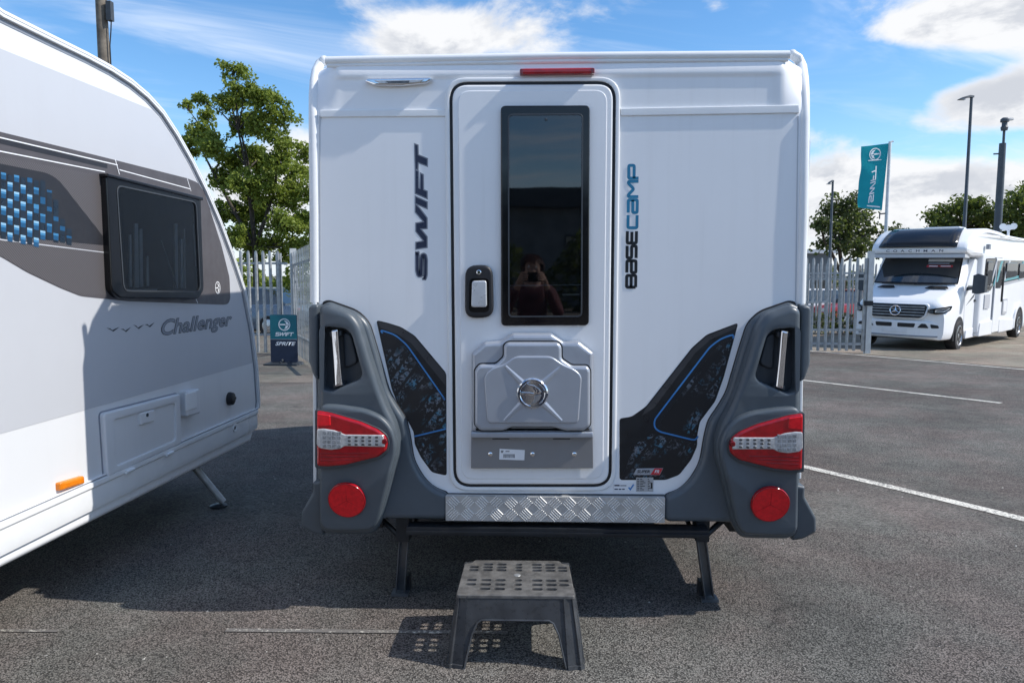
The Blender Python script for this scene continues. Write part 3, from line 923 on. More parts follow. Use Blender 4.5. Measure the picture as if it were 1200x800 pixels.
# small stickers
st = plate('warranty_sticker', T([(719, 575), (719.5, 566), (743, 565), (743, 575.5)]), 0.0012, 0.0026, 0, WHITEP, cv)
stroke_obj('tick_mark', [T([(736.5, 570.5), (738.5, 573), (742.5, 567)])], .006, BLUEL, cv, FR, .0030)
mb = MB()
for x0, x1, y, h in ((720, 726, 567.5, 1.6), (726.8, 734, 568, .9), (720, 724, 572, 1.3), (725, 728, 572, 1.3), (729, 732, 572, 1.3)):
    plate('', T([(x0, y + h), (x1, y + h), (x1, y), (x0, y)]), .0026, .0030, 0, None, None, into=mb)
mb.build('sticker_print', NAVY, cv, None)
plate('data_sticker', T([(745.5, 575.5), (745.5, 559), (765.5, 559), (765.5, 575.5)]), 0.0012, 0.0026, 0, mat('silver_sticker', (.42, .42, .42), .4), cv)
mb = MB()
for k in range(7):
    y = 560.5 + k * 2.05
    for x0, x1 in ((746.6, 749), (750, 752.5 + (k * 7 % 5)), (759, 760.4 + (k % 3))):
        plate('', T([(x0, y + .8), (x1, y + .8), (x1, y), (x0, y)]), .0026, .0030, 0, None, None, into=mb)
plate('', T([(762.6, 572), (764.4, 572), (764.4, 565), (762.6, 565)]), .0026, .0030, 0, None, None, into=mb)
mb.build('sticker_print', BLACKV, cv, None)
plate('dealer_badge', T([(742, 556), (746, 548.5), (777, 548), (773, 556)]), 0.0012, 0.0040, 0.001, SILVER, cv)
plate('dealer_badge_red', T([(762, 555.5), (767, 548.3), (776.4, 548.2), (772.6, 555.7)]), 0.003, 0.0046, 0, REDP, cv)
p0 = T([(753.5, 552)])[0]
text_mesh('dealer_badge_lettering', 'SUPER', BLACKV, cv, Matrix.Translation((p0[0], -0.0048, p0[1])) @ Matrix.Rotation(pi / 2, 4, 'X') @ Matrix.Scale(.017, 4), .02, .3, sx=1.1)
p0 = T([(769.3, 552)])[0]
text_mesh('dealer_badge_lettering', 'FR', WHITEP, cv, Matrix.Translation((p0[0], -0.0050, p0[1])) @ Matrix.Rotation(pi / 2, 4, 'X') @ Matrix.Scale(.018, 4), .02, .3)

# ---- bumpers and lamps, traced on the left and mirrored
DP = .10
def bumper(mir):
    M_ = CX if mir else None
    def FRB(u, v, d): return Vector((u, -(d - .20 * max(0, .60 - v)), v)) if d > .05 else Vector((u, -d, v))
    def TL(px, dep):
        out = []
        for p_ in px:
            d_ = dep
            for _ in range(8): x_, z_ = T([p_], d_)[0]; d_ = dep - .20 * max(0, .60 - z_)
            out.append((x_, z_))
        return out
    def P(name, px, dep, d0, d1, bev, m, parent, r=.01, **k):
        lean = name not in ('bumper', 'bumper_gasket')
        if lean: k['fr'] = FRB
        lp = TL(px, dep) if lean and dep > .05 else T(px, dep)
        if r: lp = fillet(lp, r, 4)
        if 'holes' in k: k['holes'] = [fillet(T(h, dep), .018, 4) for h in k['holes']]
        return plate(name, lp, d0, d1, bev, m, parent, mirror=M_, **k)
    base = P('bumper', [(380, 356), (386, 353.5), (419, 365.5), (432, 378), (441, 407), (455, 458), (466, 477), (475, 490), (479.5, 508), (484, 538), (495, 559), (509, 572), (526, 578), (526, 608), (452, 607), (400, 615), (372, 600), (372, 360)], .02, -0.04, 0.036, 0.022, GREYP, cv, .03, seg=4)
    # thin dark gasket against the white wall
    P('bumper_gasket', [(378, 353), (386, 351), (420, 363), (434, 377), (443, 406.5), (457, 457), (468, 476), (477, 489), (481.5, 508), (486, 538), (497, 558), (510, 570.5), (527, 576), (526, 590), (400, 500), (376, 400)], .0, -0.01, 0.006, 0.003, SEAL, cv, .03)
    P('bumper_tower', [(373, 362), (383, 356.5), (411, 367), (421, 380), (431, 413), (443, 452), (453, 478), (462, 495), (467, 515), (467, 532), (461, 554), (447, 612), (438, 627), (384, 627), (373, 621)], DP, 0.0, DP, 0.026, GREYP, base, .03, seg=5,
      holes=[[(377.5, 386), (383, 383), (403, 385), (411, 391), (424, 438), (421, 444), (388, 458.5), (378, 456)]], hbev=0.012)
    # the lamp block stands a little proud below a soft shoulder
    P('lamp_block', [(374, 474), (396, 475), (428, 480), (447, 488), (459, 501), (464, 517), (464, 531), (458, 553), (444, 609), (436, 622), (385, 623), (374, 617)], .128, 0.08, 0.128, 0.015, GREYP, base, .03, seg=4)
    # side wing piece and lower corner foot
    P('bumper_wing', [(361, 360), (366, 356.5), (373, 357), (373, 446), (367, 441), (361.5, 424)], .06, -0.25, 0.06, 0.012, GREYP, base, .012)
    P('bumper_foot', [(352, 617), (352.5, 601), (366, 577), (366, 565), (379, 563), (379, 628), (366, 625.5)], .09, -0.22, 0.09, 0.014, GREYP, base, .008)
    P('handle_pocket', [(376, 383), (412, 383), (426, 445), (376, 460)], .045, 0.03, 0.042, 0.0, GREYD, base, 0)
    P('pocket_step', [(402, 388), (412, 392), (420, 425), (404, 432)], .05, 0.03, 0.056, 0.008, GREYD, base, .02)
    g = P('grab_handle', [(388, 387), (396, 385.5), (398.5, 420), (401.5, 451.5), (392.5, 453), (390.5, 420)], .10, 0.078, 0.104, 0.008, CHROME, base, .006, seg=4, back=True)
    P('handle_mount', [(386.5, 388.5), (401, 387), (401, 393), (388, 395)], .07, 0.035, 0.086, 0.006, GREYD, g, .004)
    P('handle_mount', [(391, 449), (403, 446.5), (405, 452), (392, 455)], .07, 0.035, 0.086, 0.006, GREYD, g, .004)
    # lamp
    la = P('tail_lamp', [(370.5, 481), (386, 483.5), (423, 494.5), (443, 503.5), (452, 511), (454.5, 519), (452.5, 528), (443, 535.5), (404, 545), (384, 547), (371, 546)], .14, 0.10, 0.143, 0.012, RED, cv, .012, seg=4)
    P('lamp_surround', [(369, 479), (387, 481.7), (424, 492.7), (445, 501.8), (454.5, 510), (457, 519), (454.5, 530), (444, 537.8), (404, 547.5), (384, 549.5), (369, 548.5)], .13, 0.10, 0.1315, 0.003, GREYD, cv, .012)
    P('lamp_reflex', [(371.5, 484), (387, 486.5), (387.5, 498.5), (371.5, 500)], .145, 0.13, 0.1455, 0.004, REDB, la, .004)
    P('lamp_clear_lens', [(371, 521), (371.5, 502.5), (379, 502), (392, 504), (399.5, 507), (404, 509), (449, 509.5), (451, 523.5), (404, 522.5), (399, 525.5), (388, 527), (375, 525)], .146, 0.13, 0.1485, 0.004, CLEAR, la, .006)
    for i in range(4):
        for j in range(4):
            x = 378 + i * 5.6 + (2 if j in (0, 3) else 0) * 0; y = 505.2 + j * 5.0 + i * .2
            P('led_cell', [(x, y + 4.1), (x + 4.7, y + 4.1), (x + 4.7, y), (x, y)], .149, 0.14, 0.1497, 0.001, LEDP, la, 0, seg=1)
    for i in range(5):
        for j in range(3):
            x = 407.5 + i * 8.0; y = 511 + j * 4.2
            P('led_dot', [(x, y + 2.4), (x + 3.6, y + 2.4), (x + 3.6, y), (x, y)], .149, 0.14, 0.1500, 0.001, LED, la, .003, seg=1)
    P('lamp_screw', [(447.5, 520), (447.5, 514), (453.5, 514), (453.5, 520)], .148, 0.13, 0.1515, 0.003, REDD, la, .008)
    for k, yy in enumerate((531, 535, 539)):
        P('lamp_rib', [(375, yy + 1.2), (420 + 12 - k * 10, yy + .4 - k * .2), (420 + 12 - k * 10, yy - .4 - k * .2), (375, yy)], .145, 0.13, 0.1442, 0.0008, REDD, la, 0, seg=1)
    # round reflector in three wedges
    c = TL([(406.3, 585.5)], .135)[0]; cx = 2 * CX - c[0] if mir else c[0]
    mt = Matrix.Translation((cx, -0.126 + .20 * max(0, .60 - c[1]), c[1])) @ Matrix.Rotation(pi / 2 + .19, 4, 'X')
    m3 = MB(); m3.lathe([(0.0755, 0), (0.0755, 0.010), (0.0735, 0.0125), (0.0715, 0.0125), (0.0712, 0.011), (0, 0.011)], 48, mt)
    rf = m3.build('round_reflector', RED, cv, 40)
    for k in range(3):
        a0 = radians(-30 + 120 * k + (180 if False else 0)); m3 = MB()
        pts = [(0.001 * cos(a0 + pi / 3), 0.001 * sin(a0 + pi / 3), .0125)] + [(0.0708 * cos(a0 + t), 0.0708 * sin(a0 + t), .0125) for t in [radians(0.15 + 119.7 * i / 14) for i in range(15)]]
        tilt = Matrix.Rotation(radians((.35, -.25, 0.15)[k]), 4, 'X')
        m3.add([mt @ (tilt @ Vector(p)) for p in pts], [(0, i, i + 1) for i in range(1, 15)])
        m3.build('reflector_wedge', REDB, rf, None)
bumper(False); bumper(True)

# ---- tread plate, beam, legs
tp = T([(522, 609.5), (522.5, 582), (780, 584), (780.5, 611)], .05)
x0, x1 = tp[0][0], tp[2][0]; z0, z1 = tp[0][1], tp[1][1]
tread = MB(); tread.box(x0, x1, -0.040, 0.02, z0 - .004, z1); tr = tread.build('tread_plate', ALU, cv, 30)
bars = MB()
pitch = 0.056; rows = 2; ph = (z1 - z0) / rows
cols = int((x1 - x0) / pitch)
for r_ in range(rows):
    for c_ in range(cols):
        cx = x0 + (c_ + .5) * (x1 - x0) / cols; cz = z0 + (r_ + .5) * ph
        s = 1 if (r_ + c_) % 2 else -1
        R_ = Matrix.Translation((cx, -0.0402, cz)) @ Matrix.Rotation(s * radians(45), 4, 'Y')
        for k in range(5):
            o_ = (k - 2) * 0.0092
            hl = 0.0215 - abs(k - 2) * 0.0006
            bars.add([R_ @ Vector(q) for q in ((-hl, 0, o_ - .0019), (hl, 0, o_ - .0019), (hl, 0, o_ + .0019), (-hl, 0, o_ + .0019), (-hl * .9, -.0030, o_), (hl * .9, -.0030, o_))],
                     [(0, 1, 5, 4), (1, 2, 5), (2, 3, 4, 5), (3, 0, 4)])
# top face bars too, where the plate turns in under the door
b_ = bars.build('tread_bars', BARM, tr, None); b_['kind'] = 'stuff'
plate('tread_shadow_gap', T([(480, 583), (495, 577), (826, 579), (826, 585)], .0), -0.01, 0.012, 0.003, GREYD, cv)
beam = MB()
ba, bb = T([(478, 617)], .02)[0], T([(829, 618)], .02)[0]
beam.box(ba[0], bb[0], -0.055, 0.02, ba[1] - .022, ba[1] + .010)
beam.box(ba[0], bb[0], -0.062, -0.056, ba[1] - .012, ba[1] - .004)
beam.build('rear_beam', STEELB, cv, 30)
def steady(px_t, py_t, px_b, py_b, mir):
    t = T([(px_t, py_t)], -0.06)[0]; r = ray(px_b, py_b); tt = -CAM.z / r.z; b = CAM + r * tt
    top = Vector((t[0], 0.06, t[1])); bot = Vector((b.x, b.y, 0.012))
    d = (bot - top); m3 = MB()
    L = d.length; zax = d.normalized(); yax = Vector((0, -1, 0)); yax = (yax - zax * yax.dot(zax)).normalized(); xax = yax.cross(zax)
    M4 = Matrix((xax, yax, zax)).transposed().to_4x4(); M4.translation = top
    m3.box(-.020, .020, -.010, -.006, 0, L, M4)                     # channel web
    m3.box(-.020, -.0155, -.016, .020, 0, L, M4); m3.box(.0155, .020, -.016, .020, 0, L, M4)
    lg = m3.build('corner_leg', LEGST, cv, 30)
    m3 = MB(); m3.box(bot.x - .036, bot.x + .036, bot.y - .03, bot.y + .03, 0.0005, 0.011); m3.build('leg_foot', LEGST, lg)
    m3 = MB(); m3.box(bot.x - .010 + (.03 if not mir else -.03), bot.x + .010 + (.03 if not mir else -.03), bot.y + .01, bot.y + .05, 0.011, 0.075); m3.build('foot_bracket', STEELB, lg)
    m3 = MB(); m3.box(top.x - .027, top.x + .027, .02, .10, top.z - .01, top.z + .10); m3.build('leg_hinge', STEELB, lg)
    sx = 1 if mir else -1
    m3 = MB(); m3.tube([top + Vector((sx * .015, .03, -.02)), top + Vector((sx * .17, .08, .10))], .013, 8)
    m3.tube([top + Vector((-sx * .01, .04, -.02)), top + Vector((-sx * .07, .5, .12))], .010, 8)
    m3.build('leg_strut', STEELB, lg, 40)
steady(474, 628, 469.5, 695, False); steady(821, 628, 830.5, 702, True)
# chassis and wheels underneath
mb = MB(); mb.box(CX - .80, CX - .74, .1, 3.6, .30, .42); mb.box(CX + .74, CX + .80, .1, 3.6, .30, .42); mb.box(CX - .95, CX + .95, .05, 3.8, .395, .41)
mb.build('chassis', STEELB, cv)
def wheel(name, parent, c, r, w, axis='X', rimm=RIM, side=1):
    R_ = Matrix.Translation(c) @ (Matrix.Rotation(side * pi / 2, 4, 'Y') if axis == 'X' else Matrix.Rotation(pi / 2, 4, 'X'))
    m3 = MB(); m3.lathe([(r * .66, -w / 2), (r * .93, -w / 2), (r, -w * .36), (r, w * .36), (r * .93, w / 2), (r * .68, w / 2), (r * .66, w * .42)], 36, R_)
    t = m3.build('wheel', RUBBER, parent, 40)
    m3 = MB(); m3.lathe([(r * .68, w * .47), (r * .64, w * .49), (r * .60, w * .40), (r * .58, w * .16), (0, w * .16)], 36, R_)
    m3.build('rim_barrel', GREYD, t, 40)
    m3 = MB()
    for k in range(10):
        a = 2 * pi * k / 10 + (.16 if k % 2 else -.16)
        q = Matrix.Rotation(a, 4, 'Z')
        m3.add([R_ @ (q @ Vector(p)) for p in ((r * .08, -r * .05, w * .38), (r * .08, r * .05, w * .38), (r * .62, r * .035, w * .46), (r * .62, -r * .035, w * .46), (r * .08, -r * .05, w * .2), (r * .08, r * .05, w * .2), (r * .62, r * .05, w * .3), (r * .62, -r * .05, w * .3))],
               [(0, 3, 2, 1), (0, 4, 7, 3), (1, 2, 6, 5), (2, 3, 7, 6)])
    m3.lathe([(r * .16, w * .2), (r * .16, w * .40), (r * .12, w * .43), (0, w * .43)], 20, R_)
    m3.lathe([(r * .68, w * .3), (r * .69, w * .49), (r * .64, w * .51), (r * .61, w * .45), (r * .61, w * .3)], 36, R_)
    m3.build('rim', rimm, t, 40)
    return t
wheel('wheel', cv, (CX - .88, 2.05, .31), .31, .19, side=-1); wheel('wheel', cv, (CX + .88, 2.05, .31), .31, .19, side=1)

# ------------------------------------------------------------------ THE CARAVAN on the left, side on
LX, LRZ = -2.03, -math.atan((659 - 600) / FPX) + YAW
LM = Matrix.Translation((LX, 0, 0)) @ Matrix.Rotation(LRZ, 4, 'Z'); LMI = LM.inverted()
lc = thing('caravan', (LX, 0, 0), 'large white touring caravan at the left edge, side on, with a dark grey window band', 'caravan', LRZ)


def L(pts, d=0.0):
    out = []
    o = LMI @ CAM
    for px, py in pts:
        r = LMI.to_3x3() @ ray(px, py); t = (d - o.x) / r.x; p = o + r * t
        out.append((p.y, p.z))
    return out


sil = L([(295, 518), (301, 499), (304, 470), (301.5, 430), (296, 385), (287, 338), (273, 296), (258, 256), (242, 219), (225, 184), (207, 152), (190, 126), (172, 106), (152, 89), (128, 73), (100, 57.5), (60, 37.5), (0, 7)])
zr = sil[-1][1]; yr = sil[-1][0]
sil += [(yr - .35, zr + .075), (yr - .9, zr + .155), (yr - 1.8, zr + .22), (yr - 4.2, zr + .22), (yr - 4.9, zr + .02), (yr - 5.3, zr - .8), (yr - 5.35, L([(0, 650)])[0][1])]
sil = ccw(sil)
plate('body_shell', sil, -2.25, -0.004, 0.03, WHITE, lc, FS, seg=4, back=True)
def clipz(p, z0, z1):
    def cl(p, f):
        o = []
        for i in range(len(p)):
            a, b = p[i - 1], p[i]; fa, fb = f(a), f(b)
            if (fa >= 0) != (fb >= 0):
                t = fa / (fa - fb); o.append((a[0] + (b[0] - a[0]) * t, a[1] + (b[1] - a[1]) * t))
            if fb >= 0: o.append(b)
        return o
    return cl(cl(p, lambda q: q[1] - z0), lambda q: z1 - q[1])
zs_top = L([(0, 610)])[0][1]
inn = inset(sil, .060)
wall = clipz(inn, zs_top + .003, 9)
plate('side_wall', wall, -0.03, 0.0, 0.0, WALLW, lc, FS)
# awning rail round the edge: dark groove and a white bead
rl1, rl2 = inset(sil, .050), inset(sil, .066)
plate('awning_groove', clipz(inset(sil, .047), zs_top + .004, 9), -0.02, 0.002, 0.0, GREYV, lc, FS, holes=[clipz(inset(sil, .060), zs_top + .008, 9)])
plate('awning_rail', clipz(inset(sil, .014), zs_top + .004, 9), -0.02, 0.016, 0.006, TRIMW, lc, FS, holes=[clipz(inset(sil, .042), zs_top + .010, 9)], hbev=.004)
plate('edge_seam', clipz(inset(sil, .0275), zs_top + .004, 9), 0.0, 0.0166, 0.0, GREYV, lc, FS, holes=[clipz(inset(sil, .030), zs_top + .007, 9)])
zU = L([(0, 57)])[0][1]; zL = L([(150, 466)])[0][1]
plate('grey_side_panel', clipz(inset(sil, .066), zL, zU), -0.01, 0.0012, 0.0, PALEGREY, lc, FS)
# skirt rail
ya = yr - 5.3; yb = L([(301, 499)])[0][0] + .002; zb_ = L([(0, 650)])[0][1]
sk = MB()
def sec(y): return [(-.05, y, zb_), (.012, y, zb_), (.018, y, zb_ + .03), (.016, y, zs_top - .03), (.024, y, zs_top - .02), (.024, y, zs_top - .002), (.004, y, zs_top + .004), (-.05, y, zs_top)]
sk.loft([sec(ya), sec(yb - .16)]); sk.build('skirt_rail', TRIMW, lc, 30)
sk = MB(); sk.loft([sec(yb - .157), sec(yb - .03), [(a - .012, b_ + .0, c) for a, b_, c in sec(yb)]]); sk.build('skirt_end', TRIMW, lc, 30)
c = L([(276, 518)], .02)[0]
mb = MB(); mb.lathe([(.026, 0), (.026, .006), (.019, .008), (.017, .003), (0, .003)], 24, Matrix.Translation((.016, c[0], zb_ + .075)) @ Matrix.Rotation(pi / 2, 4, 'Y')); mb.build('jack_socket', TRIMW, lc)
mb = MB(); mb.lathe([(.012, 0), (.0, .001)], 16, Matrix.Translation((.0195, c[0], zb_ + .075)) @ Matrix.Rotation(pi / 2, 4, 'Y')); mb.build('socket_hole', SEAL, lc)
# ---- window band
band = [(-900, -88), (-40, 144), (0, 154.7), (110, 181.5), (219, 209), (231, 214), (239, 225), (259, 287), (268.5, 325), (269.5, 350), (267, 356), (262, 357), (150, 353), (94, 347), (69, 337), (31, 319), (0, 300.5), (-40, 284), (-900, -66)]
plate('window_band', fillet(L(band), .02, 3), -0.01, 0.0026, 0.0, GRAPH, lc, FS)
plate('band_weave', L([(-40, 174), (0, 184), (120, 206), (127, 345), (94, 346), (69, 336), (31, 318), (0, 299.5), (-40, 282)]), 0, 0.0032, 0.0, WEAVE, lc, FS)
plate('band_dark_field', fillet(L([(-40, 184), (0, 192), (55, 203), (68, 211), (124, 282), (122, 287.5), (0, 276), (-40, 272)]), .03, 4), 0, 0.0038, 0.0, GRAPHD, lc, FS)
plate('band_lower_stripe', L([(-40, 262), (0, 280), (127, 296), (127, 297), (0, 281.6), (-40, 264)]), 0, 0.0042, 0.0, PALEGREY, lc, FS)
stroke_obj('band_pinstripe', [L([(-900, -70), (-40, 152), (0, 161.5), (137, 193.5)]), L([(139, 199), (222, 221.5)]), L([(-40, 169), (0, 177.5), (122, 201.5)]), L([(134, 187), (139, 204.5)]), L([(218.5, 209.5), (223, 224)]), L([(228, 349), (231, 355)])], .0048, WHITEP, lc, FS, .0040)
stroke_obj('band_shade_stripe', [L([(-40, 156), (0, 165.5), (125, 195)])], .018, GRAPHD, lc, FS, .0034)
# scales of the blue pattern, fading out towards the window
SCM = [mat('scale_dark', (.014, .026, .042), .35), mat('scale_blue', (.015, .09, .20), .35), mat('scale_bright', (.055, .22, .42), .35), mat('scale_pale', (.26, .47, .64), .35)]
sc_ = MB()
for j in range(9):
    for i in range(-3, 7):
        for off in (0, 1):
            cx = i * 15.4 + (7.7 if (j + off) % 2 else 0) + 2.7; cy = 207 + j * 9.8 + cx * .20
            if cx > 56 + j * 5.2 or cx > 92 or cy > 283 + cx * .04: continue
            fade = max(0, min(1, (min(92, 60 + j * 5) - cx) / 46)) * (1.0 if 0 < j else .55) * (0.30 if off else 1)
            w, h = 6.0, (10.5 if not off else 8.0)
            for k in range(4):
                y0_, y1_ = cy + h * (.5 - (k + 1) / 4), cy + h * (.5 - k / 4)
                q = L([(cx - w / 2, y1_ - .6), (cx + w / 2, y1_ + .6), (cx + w / 2, y0_ + .6), (cx - w / 2, y0_ - .6)])
                sc_.cm = max(0, min(3, int(round((1.0, 1.5, 2.2, 3.3)[k] * fade - .1))))
                if off: sc_.cm = 0
                sc_.add([FS(a, b_, .0046) for a, b_ in q], [(0, 1, 2, 3)])
so = sc_.build('scale_pattern', None, lc, None, mats=SCM); so['kind'] = 'stuff'
# ---- side window
fo = fillet(L([(124, 203), (235, 231), (238.5, 340), (232, 350.5), (140, 349.5), (130, 340)], .03), .025, 4)
fi = fillet(L([(135.5, 217), (229, 237), (234, 342), (144, 341)], .03), .04, 5)
sw = plate('side_window', fo, -0.01, 0.034, 0.008, BLACKG, lc, FS, holes=[fi])
plate('window_pane', fi, 0.02, 0.030, 0.0, GLASSL, sw, FS)
plate('window_backing', inset(ccw(fi), -.003), -.01, 0.0036, 0.0, DARKIN, sw, FS)
plate('window_beading', inset(ccw(fi), -.003), 0.02, 0.0365, 0.001, GREYD, sw, FS, holes=[inset(ccw(fi), .004)])
mb = MB()
for k, (px, w, ya_, yb_) in enumerate(((152, 3, 275, 336), (158, 5, 262, 337), (164, 4, 268, 336), (172, 3, 300, 335), (205, 4, 262, 338), (212, 3, 280, 338), (216, 2, 268, 338))):
    q = L([(px, yb_), (px + w, yb_), (px + w - 1, ya_), (px, ya_)], .012)
    plate('', q, .006, .013, .003, None, None, FS, into=mb)
mb.build('curtain', CURTAIN, sw)
plate('sill_line', L([(146, 339), (184, 338.5), (184, 340), (146, 340.5)], .012), .004, .014, 0, CURTAIN, sw, FS)
mb = MB()
a_, b__ = L([(189, 282)], .02)[0], L([(208, 337)], .02)[0]
mb.tube([FS(a_[0], a_[1], .018), FS(b__[0], b__[1], .018)], .004, 6); mb.build('window_stay', GALV, sw)
a_, b__ = L([(228, 262)], .03)[0], L([(231, 312)], .03)[0]
mb = MB(); mb.tube([FS(a_[0], a_[1], .022), FS(b__[0], b__[1], .022)], .003, 6); mb.build('window_stay', GALV, sw)
# window head rail
plate('window_head_rail', L([(123, 203.5), (235, 231.5), (235, 235), (123, 207)], .03), 0.0, 0.046, 0.004, BLACKG, sw, FS)
# ---- service door
so_ = fillet(L([(121, 484), (211, 461), (212.5, 519), (126, 559)], .02), .02, 4)
si_ = fillet(L([(132, 492), (205, 472), (206, 515), (136, 546)], .02), .02, 4)
sdr = plate('service_door', so_, -0.01, 0.024, 0.008, WALLW, lc, FS, holes=[si_], hbev=.006)
plate('service_door_field', inset(ccw(si_), -.004), -0.01, 0.014, 0.0, WALLW, sdr, FS)
plate('service_door_gap', inset(ccw(so_), -.006), -0.01, 0.0030, 0.0, GREYV, sdr, FS)
plate('service_door_catch', fillet(L([(163, 484), (180, 479.5), (180, 493), (164, 498)], .02), .006, 3), 0.0, 0.026, 0.006, WALLW, sdr, FS)
c = L([(172.5, 486)], .026)[0]
mb = MB(); mb.lathe([(.009, 0), (.009, .003), (.004, .004), (0, .004)], 14, Matrix.Translation((.026, c[0], c[1])) @ Matrix.Rotation(pi / 2, 4, 'Y')); mb.build('service_door_lock', GREYD, sdr)
for px, py in ((150, 551), (197, 531)):
    c = L([(px, py)], .02)[0]
    mb = MB(); mb.tube([(.028, c[0] - .03, c[1]), (.028, c[0] + .03, c[1])], .009, 10); mb.build('service_door_hinge', TRIMW, sdr, 40)
so_ = fillet(L([(216, 458), (231, 455), (232, 484), (217, 488)], .03), .012, 4)
sk_ = plate('socket_box', so_, 0.0, 0.045, 0.010, WALLW, lc, FS)
plate('socket_flap', fillet(L([(217.5, 461), (230, 458.3), (230.5, 478), (218, 481.5)], .046), .006, 3), 0.04, 0.0485, 0.003, TRIMW, sk_, FS)
c = L([(272, 467)], .02)[0]
mb = MB(); mb.lathe([(.040, 0), (.041, .006), (.037, .026), (.030, .030), (.0, .030)], 32, Matrix.Translation((0.0, c[0], c[1])) @ Matrix.Rotation(pi / 2, 4, 'Y')); cap_ = mb.build('filler_cap', SEAL, lc, 30)
mb = MB(); mb.box(.030, .034, c[0] - .028, c[0] + .028, c[1] - .007, c[1] + .007); mb.build('filler_grip', SEAL, cap_)
# orange side marker
om = plate('side_marker', fillet(L([(69.5, 575), (69, 565.5), (97.5, 557), (98.5, 566)], .015), .008, 3), 0.0, 0.022, 0.008, ORANGE, lc, FS)
plate('marker_reflex', L([(76, 571.5), (76, 566), (92, 561.2), (92.5, 566.5)], .022), 0.01, 0.0235, 0.002, ORANGE, om, FS)
# emblem, lettering and birds
c = L([(255, 337)], .003)[0]
mb = MB()
ring = [(c[0] + .030 * cos(2 * pi * k / 28), c[1] + .034 * sin(2 * pi * k / 28)) for k in range(28)]
V = []; F = []
for qd in stroke(ring, .0055, True):
    b_ = len(V); V += [FS(p[0], p[1], .0044) for p in qd]; F.append((b_, b_ + 1, b_ + 2, b_ + 3))
for ply in ([(-.2, .8), (.45, .5), (.75, 0), (.35, .1), (.1, .35)], [(-.9, .0), (.1, .12), (.15, -.15), (-.85, -.15)], [(.2, -.2), (.7, -.1), (.3, -.75), (-.1, -.85)]):
    b_ = len(V); V += [FS(c[0] + x * .030, c[1] + y * .034, .0044) for x, y in ply]; F.append(tuple(range(b_, b_ + len(ply))))
link('band_emblem', V, F, WHITEP, lc)
def side_text(s, px, py, size, m, d, bold, shear, sx, ang=0):
    c = L([(px, py)])[0]
    B = Matrix(((0, 0, 1, 0), (1, 0, 0, 0), (0, 1, 0, 0), (0, 0, 0, 1)))    # text x -> y, text y -> z, normal -> x
    return text_mesh('model_lettering', s, m, lc, Matrix.Translation((d, c[0], c[1])) @ B @ Matrix.Scale(size, 4), bold, shear, sx=sx)
CH = ('Challenger', 231.5, 379.5)
side_text(*CH, .112, GREYD, .0022, .032, .30, 1.62)
side_text(*CH, .112, GREYV, .0030, .004, .30, 1.62)
bd = MB()
for px, py, s, t in ((132, 386, 7.5, .1), (147, 386.5, 6, -.2), (162, 383, 6, .35), (175, 381, 5.5, -.25)):
    q = L([(px - s, py - 1.5 - t * 3), (px - s * .45, py - 1.4), (px - s * .1, py + .9), (px + s * .35, py - 1.0), (px + s, py - 3 + t), (px + s * .4, py + .6), (px + s * .05, py + 2.4), (px - s * .35, py + .4)])
    plate('', q, .0012, .0022, 0, None, None, FS, into=bd)
bd.build('bird_print', GREYD, lc, None)
# ---- corner steady under the left caravan
b = LMI @ Vector((-1.99, 1.27, 0.0))
mb = MB(); mb.tube([(-.22, b.y - .06, zb_ + .02), (b.x + .03, b.y, .03)], .021, 10); lg = mb.build('corner_leg', GALV, lc, 40)
mb = MB(); mb.lathe([(.05, 0), (.05, .008), (.02, .018), (0, .018)], 20, Matrix.Translation((b.x + .0, b.y, .002)), ); mb.build('leg_foot', STEELB, lg)
mb = MB(); mb.box(-.32, -.14, b.y - .14, b.y - .02, zb_ - .03, zb_ + .06); mb.build('leg_hinge', STEELB, lg)
mb = MB(); mb.tube([(-.16, b.y + .02, zb_ + .02), (-.20, b.y + .20, zb_ + .03)], .010, 8); mb.build('leg_strut', GALV, lg)
mb = MB(); mb.box(-2.2, -.05, ya + .1, yb - .15, zb_ + .005, zb_ + .03); mb.box(-.45, -.39, ya, yb, zb_ - .10, zb_ + .01); mb.build('chassis', STEELB, lc)
for yy in (-2.4, -3.2):
    wheel('wheel', lc, (-.16, yy, .33), .33, .20, side=1); wheel('wheel', lc, (-2.05, yy, .33), .33, .20, side=-1)

# ------------------------------------------------------------------ STEP STOOL
stl = thing('step_stool', (-0.165, -0.275, 0), 'dark grey plastic step stool with slotted top on the asphalt before the door', 'step stool', radians(0.5))
HT = 0.25
# footprint, local: front is -y
def stool_ring(k, z, n_out):
    """rounded rectangle with waisted corners, growing towards the floor"""
    return [(x, y, z) for x, y in n_out]
tw, td, bw, bd_ = 0.200, 0.160, 0.245, 0.205
# top with real slots and notched back corners
topo = [(-tw - .012, -td), (tw + .012, -td), (tw + .006, td - .035), (tw - .022, td - .030), (tw - .030, td), (-tw + .030, td), (-tw + .022, td - .030), (-tw - .006, td - .035)]
topo = fillet(topo, .012, 3)
def slot(cx, cy, l, w=.0105): return fillet([(cx - l / 2, cy - w / 2), (cx + l / 2, cy - w / 2), (cx + l / 2, cy + w / 2), (cx - l / 2, cy + w / 2)], w / 2, 3)
hs = []
for x, l in ((-.155, .042), (-.100, .042), (-.048, .042), (.022 - .006, .030), (.080, .042), (.132, .042), (.182, .038)):
    pass
colsx = [(-.162, .040), (-.108, .042), (-.055, .042), (.012, .030), (.082, .042), (.134, .042), (.184 - .003, .040)]
rowsy = [(.118, (1, 2, 3, 4, 5)), (.090, (0, 1, 2, 3, 4, 5, 6)), (.062, (0, 1, 2, 3, 4, 5, 6)), (-.030, (0, 1, 2, 3, 4, 5, 6)), (-.068, (0, 1, 2, 3, 4, 5, 6)), (-.106, (1, 2, 3, 4, 5))]
